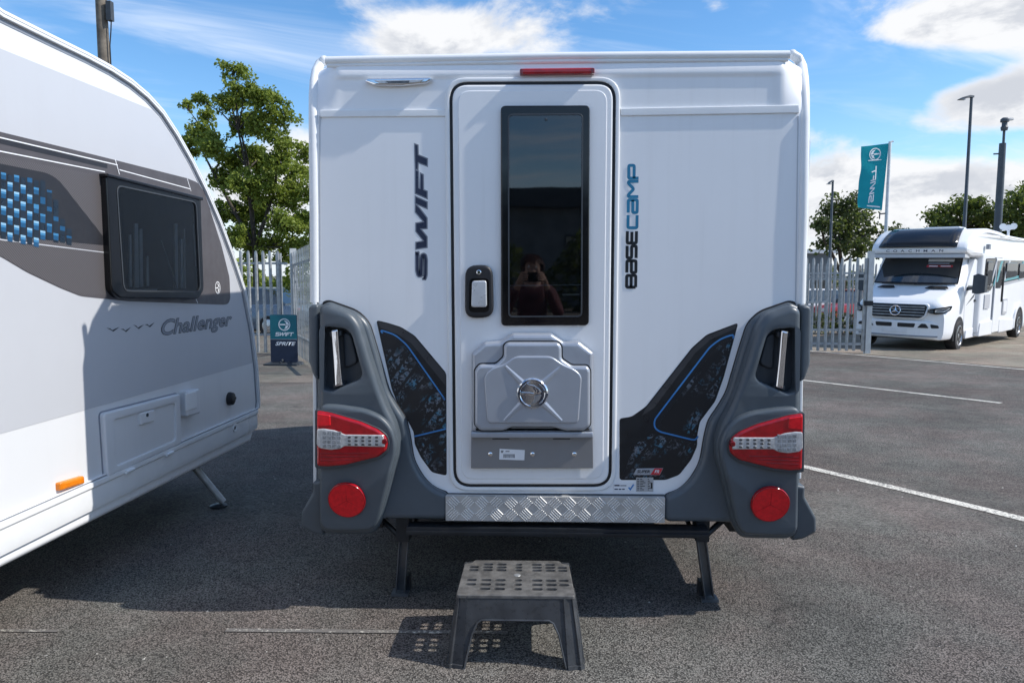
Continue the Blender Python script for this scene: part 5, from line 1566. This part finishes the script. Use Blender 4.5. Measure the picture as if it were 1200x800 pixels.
def logo_word(name, cx, cz, width, cap, fr, d, m, parent, vert=False, flip=1):
    ls, tot = word('SWIFT', SW, .42); us = [q[0] for l in ls for q in l]; u0, u1 = min(us), max(us); k = width / (u1 - u0)
    V = []; F = []
    for i, l in enumerate(ls):
        for qd in stroke([(q[0] * k, q[1] * cap) for q in l], .27 * cap):
            b_ = len(V)
            for p in qd:
                u, v = p[0] - (u0 + u1) / 2 * k, p[1] - cap / 2
                if vert: u, v = -v * flip, u
                V.append(fr(cx + u, cz + v, d + i * .0001))
            F.append((b_, b_ + 1, b_ + 2, b_ + 3))
    return link(name, V, F, m, parent)
logo_word('board_lettering', .02, .545, .34, .052, FBd, .0095, WHITEP, pnl)
text_mesh('board_lettering', 'SPRITE', WHITEP, pnl, Matrix.Translation((.01, -.0095 + .06 * .375, .375)) @ Bf @ Matrix.Rotation(-.06, 4, 'X') @ Matrix.Scale(.088, 4), .03, .35, sx=1.35)
m3 = MB(); m3.tube([(-.03, -.10, .04), (-.03, .0, .09)], .02, 8); m3.build('spring', GREYD, bs)

# ------------------------------------------------------------------ FLAG, LAMPS, POLES
yf = 21.0
ft = at(1043, 166, yf); fg = G(yf)
fp = thing('flag_pole', (ft.x - .0, yf, fg), 'white flagpole rising behind the motorhome roof', 'flagpole')
H = ft.z - fg
m3 = MB(); m3.tube([(0, 0, 0), (0, 0, H)], [.07, .045], 12); m3.build('pole', POLEW, fp)
m3 = MB(); m3.tube([(-.0, 0, H - .02), (.10, 0, H + .01)], .03, 8); m3.build('pole_head', POLEW, fp)
m3 = MB(); zc = at(1036, 250, yf).z - fg; m3.tube([(0, 0, zc), (-.22, 0, zc - .02)], .022, 8); m3.tube([(-.22, 0, zc + .04), (-.22, 0, zc - .18)], .02, 8); m3.build('flag_weight', GREYD, fp)
fl = thing('flag', (ft.x, yf, fg), 'teal banner flag hanging from the white flagpole, its lettering seen from behind', 'flag')
tl_, tr_, br_, bl_ = [at(*p, yf) for p in ((1009, 172), (1041.5, 168), (1033.5, 246.5), (1005.5, 243))]
NF, NV = 10, 22
def fpt(u, v, d=0):
    """u 0..1 from fly to pole, v 0..1 from bottom to top"""
    a = bl_.lerp(br_, u); b = tl_.lerp(tr_, u); p = a.lerp(b, v)
    wv_ = .05 * sin(v * 6 + u * 3) * (1 - u) + .02 * sin(v * 17 + u * 5) * (1 - u)
    return Vector((p.x - ft.x - .012 * (1 - u) * sin(v * 8), wv_ - d, p.z - fg))
V = [fpt(i / NF, j / NV) for j in range(NV + 1) for i in range(NF + 1)]
F = [(j * (NF + 1) + i, j * (NF + 1) + i + 1, (j + 1) * (NF + 1) + i + 1, (j + 1) * (NF + 1) + i) for j in range(NV) for i in range(NF)]
flm = bpy.data.materials.new('flag_cloth'); flm.use_nodes = True
g = NT(flm.node_tree); flm.node_tree.nodes.remove(flm.node_tree.nodes['Principled BSDF'])
tcf = g.new('ShaderNodeTexCoord').outputs['Object']
fcol = g.mix(g.noise(tcf, 3.0, 3.0), (.02, .29, .345, 1), (.03, .36, .41, 1))
df = g.new('ShaderNodeBsdfDiffuse'); g.put(df.inputs[0], fcol); tl2 = g.new('ShaderNodeBsdfTranslucent'); g.put(tl2.inputs[0], fcol)
mx = g.new('ShaderNodeMixShader'); mx.inputs[0].default_value = .5; g.put(mx.inputs[1], df.outputs[0]); g.put(mx.inputs[2], tl2.outputs[0])
g.put(flm.node_tree.nodes['Material Output'].inputs[0], mx.outputs[0])
cl = link('cloth', V, F, flm, fl, 60)
FW, FH_ = .85, 2.0
def FFl(u, v, d): return fpt(u, v, d)
logo('flag_emblem', .52, .865, .0, FFl, .012, WHITEP, cl) if False else None
V = []; F = []
asp = (tr_.x - tl_.x) / (tl_.z - bl_.z)
def FFa(u, v, d): return fpt(.5 + u, .5 + v * asp, d)
logo('flag_emblem', .03, .355 / asp, .20, FFa, .012, WHITEP, cl, flip=-1)
logo_word('flag_lettering', .02, -.12 / asp, 1.28, .155, FFa, .012, WHITEP, cl, vert=True, flip=-1)
plate('flag_small_print', [(-.12, -.465 / asp), (.40, -.465 / asp), (.40, -.445 / asp), (-.12, -.445 / asp)], .010, .012, 0, WHITEP, cl, FFa)
plate('flag_small_print', [(-.22, .255 / asp), (.28, .255 / asp), (.28, .268 / asp), (-.22, .268 / asp)], .010, .012, 0, WHITEP, cl, FFa)

def lamp_post(px, py_top, y, r0, r1, label, arm, group=None):
    t = at(px, py_top, y); gz = G(y); H = t.z - gz
    root = thing('lamp_post', (t.x, y, gz), label, 'lamp post', 0, group)
    m3 = MB(); m3.tube([(0, 0, 0), (0, 0, 1.2), (0, 0, 1.25), (0, 0, H)], [r0 * 1.4, r0 * 1.4, r0, r1], 12); m3.build('column', POLEG, root)
    m3 = MB(); s = arm
    m3.loft([[(.10 * s, -.05, H - .02), (.10 * s, .05, H - .02), (.10 * s, .05, H + .06), (.10 * s, -.05, H + .06)], [(-.10 * s, -.10, H - .01), (-.10 * s, .10, H - .01), (-.10 * s, .08, H + .08), (-.10 * s, -.08, H + .08)],
             [(-.45 * s, -.13, H - .10), (-.45 * s, .13, H - .10), (-.45 * s, .10, H - .02), (-.45 * s, -.10, H - .02)], [(-.62 * s, -.07, H - .13), (-.62 * s, .07, H - .13), (-.62 * s, .05, H - .11), (-.62 * s, -.05, H - .11)]])
    hd = m3.build('lantern', POLEG, root, 30)
    m3 = MB(); m3.box(-.42 * s - .12, -.42 * s + .12, -.09, .09, H - .125, H - .10); m3.build('lantern_glass', CLEAR, hd)
    return root
lamp_post(1138.5, 114, 32.0, .09, .06, 'tall grey lamp post with a single lantern above the motorhome roof', 1.0)
lamp_post(976, 213, 34.0, .075, .05, 'thin grey lamp post rising left of the teal flag', .42)
# camera mast
t = at(1176.5, 143, 28.0); gz = G(28); H = t.z - gz
cm = thing('camera_mast', (t.x, 28, gz), 'stout grey mast with a security camera on top at the right edge', 'camera mast')
m3 = MB(); Hs = at(1173, 168, 28).z - gz; m3.tube([(0, 0, 0), (0, 0, Hs)], [.17, .125], 12); m3.build('column', POLEG, cm)
m3 = MB(); m3.tube([(.03, 0, Hs), (.03, 0, H - .15)], .05, 10); m3.build('top_tube', POLEG, cm)
m3 = MB(); m3.tube([(-.12, 0, Hs - .42), (-.34, 0, Hs - .43)], .03, 8); m3.build('side_bracket', POLEG, cm)
m3 = MB(); m3.lathe([(.02, -.36), (.12, -.34), (.14, -.22), (.10, -.16), (.10, -.02), (.16, .0), (.16, .10), (.10, .16), (0, .18)], 16, Matrix.Translation((.03, 0, H))); hd = m3.build('camera_head', POLEG, cm, 40)
m3 = MB(); m3.loft([[(-.05, -.1, H + .03), (-.05, .1, H + .03), (-.05, .08, H + .17), (-.05, -.08, H + .17)], [(.36, -.08, H + .07), (.36, .08, H + .07), (.34, .06, H + .15), (.34, -.06, H + .15)]]); m3.build('camera_housing', GALV, hd)
# wooden utility pole, top left
yp = 17.0
t = at(121, 30, yp); gz = G(yp)
up = thing('utility_pole', (t.x, yp, gz), 'weathered wooden utility pole with a grey box behind the left caravan roof', 'utility pole')
m3 = MB(); H = at(121, -60, yp).z - gz; m3.tube([(0, 0, 0), (-.03, 0, H)], [.19, .135], 14); m3.build('trunk', WOOD, up, 60)
zb = at(121, 14, yp).z - gz
m3 = MB(); m3.box(.17, .30, -.14, .02, zb - .26, zb + .24); bx = m3.build('junction_box', GREYD, up)
m3 = MB(); m3.box(.12, .20, -.06, .0, zb - .05, zb + .05); m3.build('box_bracket', GALV, up)
m3 = MB(); m3.tube([(.26, -.06, zb - .25), (.24, -.06, zb - .5), (.19, -.06, zb - .9), (.19, -.05, zb - 2.4)], .016, 6); m3.build('cable', SEAL, up)
m3 = MB(); m3.box(-.9, .9, -.2, -.1, H - .5, H - .38); m3.build('cross_arm', WOOD, up)

# ------------------------------------------------------------------ TREES
def tree(name, y, lobes, label, lm, leaf=.11, per=170, trunk_r=.16, base_px=None, seed=1, group=None, depth=1.4, clump=.34, branches=True, limbs=3, dens=1.0):
    rnd = random.Random(seed)
    L3 = []
    for (px, py, r) in lobes:
        yy = y + rnd.uniform(-depth, depth); p = at(px, py, yy); L3.append((p, r / FPX * (yy - CAM.y)))
    bx = at(base_px, 330, y).x if base_px else sum(p.x for p, _ in L3) / len(L3)
    gz = G(y)
    base = Vector((bx, y, gz))
    root = thing(name, base, label, 'tree', 0, group)
    m3 = MB()
    top = max(p.z for p, _ in L3) - gz; low = min(p.z for p, _ in L3) - gz
    fork = Vector((rnd.uniform(-.15, .15), 0, max(1.2, min(low + (top - low) * .12, top * .34))))
    m3.tube([(0, 0, -.05), (0, 0, .3), tuple(fork * .6), tuple(fork)], [trunk_r * 1.35, trunk_r * 1.05, trunk_r * .95, trunk_r * .85], 10)
    leaders = []
    for k in range(limbs):
        a = 2 * pi * k / limbs + rnd.random(); 
        tgt = max(L3, key=lambda q: (q[0].z if k == 0 else q[0].z * .7 + cos(a) * (q[0].x - bx) * 1.2 + rnd.random()))
        e = (tgt[0] - base) * .92
        mid = fork.lerp(e, .5) + Vector((rnd.uniform(-.25, .25), rnd.uniform(-.3, .3), .15))
        pts = [fork.lerp(mid, .5) * 1 + Vector((0, 0, -.05)), mid, mid.lerp(e, .5) + Vector((rnd.uniform(-.12, .12), 0, 0)), e]
        pts = [fork] + pts
        m3.tube(pts, [trunk_r * .7, trunk_r * .6, trunk_r * .45, trunk_r * .28, trunk_r * .10], 8)
        leaders.append(pts)
    for p, r in L3:
        e = p - base
        ld = min(leaders, key=lambda q: min((e - w).length for w in q[1:4]))
        s_ = min(ld[:4], key=lambda w: (e - w).length + max(0, w.z - e.z + .3) * 2)
        md = s_.lerp(e, .5) + Vector((rnd.uniform(-.2, .2), rnd.uniform(-.2, .2), rnd.uniform(-.1, .25)))
        m3.tube([s_, md, e], [trunk_r * .34, trunk_r * .20, trunk_r * .07], 6)
        for _ in range(5):
            d = Vector((rnd.gauss(0, 1), rnd.gauss(0, 1), rnd.gauss(.2, .8))).normalized() * r * rnd.uniform(.6, .95)
            m3.tube([md.lerp(e, rnd.uniform(.4, 1)), e + d * .5 + Vector((0, 0, .05)), e + d], [trunk_r * .11, trunk_r * .07, trunk_r * .03], 5)
    m3.build('trunk', BARK, root, 60)
    V = []; F = []
    for p, r in L3:
        e = p - base
        nc = max(6, int(19 * dens * (r / .7) ** 1.6))
        for _ in range(nc):
            d = Vector((rnd.gauss(0, 1), rnd.gauss(0, 1), rnd.gauss(0, 1))).normalized()
            c = e + Vector((d.x, d.y, d.z * .85)) * r * rnd.uniform(.35, 1.02)
            cr = clump * rnd.uniform(.6, 1.25) * (.6 + .5 * r)
            for _ in range(int(per * (cr / clump) ** 1.5 / 4)):
                q = Vector((rnd.gauss(0, 1), rnd.gauss(0, 1), rnd.gauss(0, .7)))
                q = q / max(q.length, .01) * cr * rnd.random() ** .5
                pos = c + q
                nrm = (Vector((rnd.gauss(0, .7), rnd.gauss(-.15, .7), rnd.gauss(.45, .4))) + q.normalized() * .45).normalized()
                u = nrm.orthogonal().normalized(); u = (Matrix.Rotation(rnd.random() * 6.28, 3, nrm) @ u); w = nrm.cross(u)
                s = leaf * rnd.uniform(.6, 1.25); b_ = len(V)
                fold = nrm * s * .18
                V += [pos - u * s * .5, pos + w * s * .34 + fold, pos + u * s * .55, pos - w * s * .34 + fold]
                F += [(b_, b_ + 1, b_ + 2), (b_, b_ + 2, b_ + 3)]
    link('crown', V, F, lm, root)
    return root
LT = [(273, 84, 15), (285, 105, 20), (268, 118, 16), (318, 126, 20), (305, 108, 14), (234, 117, 10), (218, 124, 7), (243, 132, 10), (236, 154, 18), (252, 170, 20), (285, 148, 20), (311, 150, 20), (326, 165, 16), (335, 136, 12),
      (328, 188, 22), (352, 180, 14), (346, 205, 18), (300, 186, 20), (270, 190, 20), (282, 216, 22), (310, 222, 22), (340, 232, 22), (262, 214, 16), (272, 246, 18), (300, 254, 22), (330, 262, 22), (356, 262, 18), (288, 278, 18), (318, 284, 16), (350, 288, 16), (368, 225, 20), (376, 270, 20), (222, 172, 14), (296, 296, 16), (336, 298, 16), (272, 278, 16), (250, 250, 16), (364, 292, 16), (310, 196, 18), (300, 236, 18)]
tree('deciduous_tree', 21.0, LT, 'tall light green tree with open crown behind the left palisade fence', LEAF_A, leaf=.12, per=230, trunk_r=.10, base_px=300, seed=4, depth=1.1, clump=.25, limbs=4, dens=2.1)
RT1 = [(968, 248, 12), (982, 240, 14), (1000, 242, 14), (1012, 254, 13), (972, 266, 14), (990, 262, 16), (1008, 272, 14), (960, 262, 9), (1024, 272, 10), (985, 284, 16), (1004, 292, 14), (968, 286, 12), (1030, 288, 9), (1060, 280, 10), (1048, 272, 8), (1040, 292, 12)]
tree('deciduous_tree', 40.0, RT1, 'grey green bushy tree between the flag and the white caravan edge', LEAF_C, leaf=.26, per=80, trunk_r=.18, base_px=990, seed=9, depth=1.6, clump=.55)
RT2 = [(1095, 258, 11), (1108, 250, 13), (1122, 244, 12), (1138, 240, 12), (1150, 246, 13), (1162, 256, 12), (1104, 268, 14), (1124, 262, 15), (1144, 262, 15), (1158, 272, 14), (1118, 280, 14), (1140, 282, 14)]
tree('deciduous_tree', 46.0, RT2, 'dark green rounded tree directly behind the tall lamp post', LEAF_B, leaf=.27, per=80, trunk_r=.2, base_px=1128, seed=12, depth=1.8, clump=.6)
RT3 = [(1180, 252, 13), (1192, 238, 15), (1206, 230, 17), (1222, 240, 18), (1186, 268, 15), (1204, 258, 18), (1224, 264, 18), (1240, 250, 18), (1196, 282, 15), (1216, 284, 16)]
tree('deciduous_tree', 42.0, RT3, 'dark green tree at the right edge beyond the camera mast', LEAF_B, leaf=.27, per=80, trunk_r=.2, base_px=1210, seed=15, depth=1.8, clump=.6)

# hedges: uncountable ground greenery behind both fences, and one added for the door glass
def hedge(name, x0, x1, y, h, lm, seed, n=5200, leaf=.2, th=1.0):
    rnd = random.Random(seed); V = []; F = []
    for _ in range(n):
        x = rnd.uniform(x0, x1); top = h * (.72 + .28 * sin(x * 1.7 + seed) * sin(x * .63 + 1)) ; z = top * rnd.random() ** .7
        yy = y + rnd.uniform(-th, th) * (1 - .3 * z / h)
        nrm = Vector((rnd.gauss(0, .6), rnd.gauss(-.2, .6), .7)).normalized(); u = nrm.orthogonal().normalized(); u = Matrix.Rotation(rnd.random() * 6.28, 3, nrm) @ u; w = nrm.cross(u)
        s = leaf * rnd.uniform(.6, 1.3); p = Vector((x, yy, G(yy) + z)); b_ = len(V)
        V += [p - u * s * .5, p + w * s * .35, p + u * s * .5, p - w * s * .35]; F.append((b_, b_ + 1, b_ + 2, b_ + 3))
    o = link(name, V, F, lm); o['kind'] = 'stuff'
    return o
hedge('hedge', -16, -2.5, 24.5, 3.5, LEAF_A, 3, 9000)
hedge('hedge', -9, 8, -26.0, 3.4, LEAF_C, 17, 5200, .26)  # out of view, added to put lit leaf specks into the door glass
hedge('undergrowth', 2, 12, 20.2, .8, LEAF_C, 5, 2600, .14, .6)
hedge('hedge', 14, 40, 52.0, 3.6, LEAF_B, 8, 5200, .34, 1.6)
hedge('hedge', -60, 14, 75.0, 3.2, LEAF_B, 11, 6000, .5, 2.0)

# ------------------------------------------------------------------ building and parked cars far behind the right gate
yb_ = 48.0
bl0, bl1 = at(905, 300, yb_), at(975, 300, yb_)
gz = G(yb_)
bd2 = thing('site_building', ((bl0.x + bl1.x) / 2, yb_, gz), 'low pale grey site building with a flat white roof edge behind the right gate', 'building')
hw_ = (bl1.x - bl0.x) / 2; hb = at(950, 297, yb_).z - gz
m3 = MB(); m3.box(-hw_, hw_, 0, 7, 0, hb); m3.build('wall', mat('cladding_grey', (.16, .18, .20), .6), bd2)
m3 = MB(); m3.box(-hw_ - .3, hw_ + .3, -.3, 7.3, hb, hb + .28); m3.build('roof', TRIMW, bd2)
for k in range(3):
    x = -hw_ * .6 + k * hw_ * .62
    fr_ = MB(); fr_.box(x - .55, x + .55, -.05, .05, 1.2, 2.3); w_ = fr_.build('window', TRIMW, bd2)
    fr_ = MB(); fr_.box(x - .48, x + .48, -.07, .03, 1.27, 2.23); fr_.build('pane', GLASSM, w_)
def car(x, y, rz, paint, label):
    root = thing('parked_car', (x, y, G(y)), label, 'car', rz)
    def sec(xx, z0, z1, hw_): return [(xx, a, b) for a, b in fillet([(-hw_, z0), (hw_, z0), (hw_ * 1.0, (z0 + z1) / 2), (hw_ * .93, z1), (-hw_ * .93, z1), (-hw_, (z0 + z1) / 2)], .06, 2)]
    m3 = MB(); m3.loft([sec(-2.05, .42, .66, .70), sec(-1.95, .26, .78, .82), sec(-1.2, .2, .92, .88), sec(-.7, .2, .96, .89), sec(1.5, .2, .97, .89), sec(2.0, .26, .9, .84), sec(2.1, .45, .75, .74)]); m3.build('body', paint, root, 40)
    def sec2(xx, z1, hw_, hw2): return [(xx, -hw_, .93), (xx, hw_, .93), (xx, hw2, z1), (xx, -hw2, z1)]
    m3 = MB(); m3.loft([sec2(-1.05, .96, .80, .78), sec2(-.35, 1.40, .82, .64), sec2(1.05, 1.42, .82, .64), sec2(1.75, .98, .80, .76)]); m3.build('glasshouse', GLASSM, root, 20)
    m3 = MB(); m3.loft([[(xx, a, b) for a, b in ((-.63, z), (.63, z), (.60, z + .045), (-.60, z + .045))] for xx, z in ((-.42, 1.375), (.3, 1.42), (1.1, 1.395))]); m3.build('roof', paint, root, 30)
    for xx in (-1.3, 1.25):
        for s in (-1, 1):
            q = MB(); q.lathe([(.18, -.09), (.30, -.10), (.315, -.06), (.315, .06), (.30, .10), (.2, .10), (.0, .08)], 24, Matrix.Translation((xx, s * .80, .315)) @ Matrix.Rotation(-s * pi / 2, 4, 'X')); w_ = q.build('wheel', RUBBER, root)
            q = MB(); q.lathe([(.20, .0), (.20, .1), (.17, .112), (.04, .10), (0, .11)], 20, Matrix.Translation((xx, s * .80, .315)) @ Matrix.Rotation(-s * pi / 2, 4, 'X')); q.build('rim', RIM, w_)
    for s in (-1, 1):
        q = MB(); q.box(-2.06, -1.86, s * .62 - .13, s * .62 + .13, .66, .78); q.build('headlight', CLEAR, root)
        q = MB(); q.box(1.98, 2.10, s * .66 - .10, s * .66 + .10, .70, .84); q.build('tail_light', RED, root)
    return root
CARR = mat('red_car_paint', (.36, .03, .03), .25, coat=.6); CARW = mat('white_car_paint', (.72, .73, .74), .25, coat=.5); CARB = mat('blue_grey_car_paint', (.10, .14, .19), .25, .3, coat=.5)
p = at(1003, 345, 24.0); car(p.x + .3, 24.0, radians(12), CARR, 'red parked car glimpsed through the bars of the right gate')
p = at(958, 345, 24.5); car(p.x - .5, 24.8, radians(4), CARW, 'white parked car glimpsed through the left part of the right gate')
p = at(300, 350, 19.0); car(p.x - .6, 19.5, radians(-6), CARB, 'blue grey parked car behind the pales of the left palisade fence')
p = at(360, 350, 20.0); car(p.x + 2.4, 20.5, radians(3), CARW, 'white parked car behind the left gate leaf, mostly hidden by the caravan')

# ------------------------------------------------------------------ what the door glass mirrors: a long shed across the lane
shx, shy = -3.0, -30.0
shd = thing('workshop_building', (shx, shy, 0), 'long dark grey workshop across the lane, mirrored in the door window', 'building')
m3 = MB(); m3.box(-26, 26, -9, 0, 0, 4.9); m3.build('wall', mat('dark_cladding', (.20, .205, .205), .7, var=.15, vscale=1.2), shd)
m3 = MB(); m3.box(-26.4, 26.4, -9.4, .5, 4.45, 5.25); m3.build('roof', GREYD, shd)
for k in range(9):
    x = -22 + k * 5.5
    q = MB(); q.box(x - 1.3, x + 1.3, -.05, .06, 1.4, 3.2); w_ = q.build('window', GREYD, shd)
    q = MB(); q.box(x - 1.2, x + 1.2, -.03, .09, 1.5, 3.1); q.build('pane', GLASSM, w_)

# loose grit and bits on the tarmac in the foreground
rnd = random.Random(21); GRIT = mat('pale_grit', (.42, .40, .36), .8, var=.3, vscale=3); V = []; F = []
for _ in range(240):
    x, y = rnd.uniform(-2.6, 3.2), rnd.uniform(-.62, 2.2)
    r_ = rnd.choice((.0022, .003, .003, .004, .006)); b_ = len(V); a = rnd.random() * 6
    V += [(x + r_ * cos(a + k * 1.57) * rnd.uniform(.7, 1.3), y + r_ * sin(a + k * 1.57) * rnd.uniform(.7, 1.3), G(y) + .0005) for k in range(4)] + [(x + rnd.uniform(-.3, .3) * r_, y, G(y) + r_ * rnd.uniform(.7, 1.3))]
    F += [(b_ + k, b_ + (k + 1) % 4, b_ + 4) for k in range(4)]
o = link('loose_grit', V, F, GRIT); o['kind'] = 'stuff'

# ------------------------------------------------------------------ the photographer, standing behind the phone, seen in the door glass
SKIN = mat('skin', (.50, .30, .22), .5, var=.04); HAIR = mat('auburn_hair', (.085, .028, .016), .45, var=.2, vscale=40)
TOP_ = mat('maroon_knit', (.10, .025, .03), .8, var=.1); JEAN = mat('dark_denim', (.03, .04, .07), .8); SHOE = mat('black_shoes', (.015, .015, .016), .5)
pe = thing('person', (-.12, -3.34, 0), 'person with short auburn hair and maroon top, mirrored in the door window', 'person')
def skinned(name, verts, edges, m, parent, sub=2, root=0):
    me = bpy.data.meshes.new(name); me.from_pydata([v[:3] for v in verts], edges, []); me.materials.append(m)
    o = bpy.data.objects.new(name, me); COL.objects.link(o); o.parent = parent
    s = o.modifiers.new('skin', 'SKIN'); s.use_smooth_shade = True
    if not me.skin_vertices: me.attributes.new('skin', 'FLOAT', 'POINT') if False else None
    lay = me.skin_vertices[0].data if me.skin_vertices else None
    if lay is None:
        bm_ = bmesh.new(); bm_.from_mesh(me); bm_.verts.layers.skin.verify(); bm_.to_mesh(me); bm_.free(); lay = me.skin_vertices[0].data
    for i, v in enumerate(verts):
        r = v[3]; lay[i].radius = r if isinstance(r, tuple) else (r, r); lay[i].use_root = (i == root)
    b = o.modifiers.new('round', 'SUBSURF'); b.levels = sub; b.render_levels = sub
    return o
# joints: x right, y forward (towards the caravan)
Vb = [(0, 0, .86, (.13, .10)), (0, .0, 1.02, (.115, .09)), (0, .0, 1.17, (.14, .095)), (0, -.005, 1.27, (.085, .07)), (0, .01, 1.335, .048), (0, .035, 1.40, (.060, .066)), (0, .03, 1.46, (.072, .085)), (0, .02, 1.515, (.055, .066)), (0, .118, 1.425, .012)]
Eb = [(0, 1), (1, 2), (2, 3), (3, 4), (4, 5), (5, 6), (6, 7), (5, 8)]
def add_(v, frm): Vb.append(v); Eb.append((frm, len(Vb) - 1)); return len(Vb) - 1
for s in (-1, 1):
    a = add_((s * .155, 0, 1.255, .052), 3); a = add_((s * .225, .10, 1.07, .042), a); a = add_((s * .205, .20, 1.10, .038), a); a = add_((s * .105, .345, 1.325, .026), a)
    pm = add_((s * .090, .372, 1.362, (.020, .030)), a)
    for k, (dz, ln) in enumerate(((.030, .030), (.012, .036), (-.006, .033), (-.024, .026))):
        f1 = add_((s * .086, .398 + .002 * k, 1.372 + dz, .0085), pm); f2 = add_((s * .066, .424, 1.374 + dz, .0078), f1); add_((s * (.066 - ln), .428, 1.374 + dz * .9, .0070), f2)
    t1 = add_((s * .074, .366, 1.392, .010), pm); add_((s * .046, .376, 1.408, .0085), t1)
    h = add_((s * .085, 0, .80, .082), 0); h = add_((s * .095, .01, .45, .056), h); h = add_((s * .10, -.01, .09, .038), h); h = add_((s * .11, .10, .035, .032), h)
skinned('body', Vb, Eb, SKIN, pe)
skinned('jumper', [(0, 0, .83, (.150, .115)), (0, .0, 1.02, (.130, .10)), (0, .0, 1.17, (.155, .108)), (0, -.005, 1.272, (.092, .078)), (-.16, 0, 1.255, .062), (-.23, .10, 1.07, .053), (-.21, .20, 1.10, .048), (-.118, .325, 1.295, .036), (.16, 0, 1.255, .062), (.23, .10, 1.07, .053), (.21, .20, 1.10, .048), (.118, .325, 1.295, .036)],
        [(0, 1), (1, 2), (2, 3), (3, 4), (4, 5), (5, 6), (6, 7), (3, 8), (8, 9), (9, 10), (10, 11)], TOP_, pe)
skinned('trousers', [(0, 0, .87, (.142, .110)), (-.088, 0, .78, .094), (-.097, .01, .45, .068), (-.10, -.01, .10, .058), (.088, 0, .78, .094), (.097, .01, .45, .068), (.10, -.01, .10, .058)], [(0, 1), (1, 2), (2, 3), (0, 4), (4, 5), (5, 6)], JEAN, pe)
for s in (-1, 1): skinned('shoe', [(s * .105, -.05, .045, .042), (s * .11, .07, .04, .042), (s * .115, .15, .032, .030)], [(0, 1), (1, 2)], SHOE, pe)
rnd = random.Random(3); V = []; F = []
hc = Vector((0, .012, 1.468))
for _ in range(1500):      # locks of hair over the crown, back and sides
    th = rnd.uniform(0, 2 * pi); ph = rnd.uniform(-.55, 1.5); d = Vector((cos(ph) * cos(th), cos(ph) * sin(th), sin(ph)))
    if d.y > .42 and d.z < .52: continue
    p = hc + Vector((d.x * .086, d.y * .100, d.z * .082)); u = (Vector((d.x * .5, d.y * .3, -1)) - d * Vector((d.x * .5, d.y * .3, -1)).dot(d)).normalized(); w = d.cross(u)
    p += d * rnd.uniform(0, .012); b_ = len(V); l = rnd.uniform(.03, .055)
    V += [p - w * .005, p + w * .005, p + u * l + w * .003 + d * .004, p + u * l - w * .003 + d * .004]; F.append((b_, b_ + 1, b_ + 2, b_ + 3))
hr = link('hair', V, F, HAIR, pe)
mb = MB(); mb.lathe([(.0, -.04), (.055, -.038), (.080, -.01), (.084, .02), (.070, .055), (.04, .078), (0, .084)], 24, Matrix.Translation((0, -.002, 1.465)) @ Matrix.Diagonal((1, 1.1, 1, 1))); mb.build('hair_cap', HAIR, hr, 60)
for s in (-1, 1):
    mb = MB(); mb.lathe([(0, -.009), (.008, -.004), (.009, .0), (.008, .004), (0, .009)], 12, Matrix.Translation((s * .030, .102, 1.455)) @ Matrix.Rotation(pi / 2, 4, 'X')); mb.build('eye', WHITEP, pe, 60)
    mb = MB(); mb.lathe([(0, -.012), (.014, -.006), (.018, 0), (.012, .006), (0, .008)], 12, Matrix.Translation((s * .076, .022, 1.445)) @ Matrix.Rotation(pi / 2, 4, 'Y')); mb.build('ear', SKIN, pe, 60)
mb = MB(); mb.tube([(-.022, .108, 1.392), (0, .113, 1.391), (.022, .108, 1.392)], [.003, .0055, .003], 8); mb.build('mouth', mat('lips', (.38, .12, .11), .45), pe, 60)
ph_ = thing('phone', (-.12, -2.948, 1.335), 'black phone held sideways in both hands, mirrored in the door window', 'phone')
plate('phone_body', fillet([(-.080, 0), (.080, 0), (.080, .076), (-.080, .076)], .011, 5), -.004, .004, .002, BLACKG, ph_, FR, back=True)
plate('phone_lens', fillet([(.050, .030), (.072, .030), (.072, .066), (.050, .066)], .006, 3), .003, .0052, .0006, GREYD, ph_, FR)
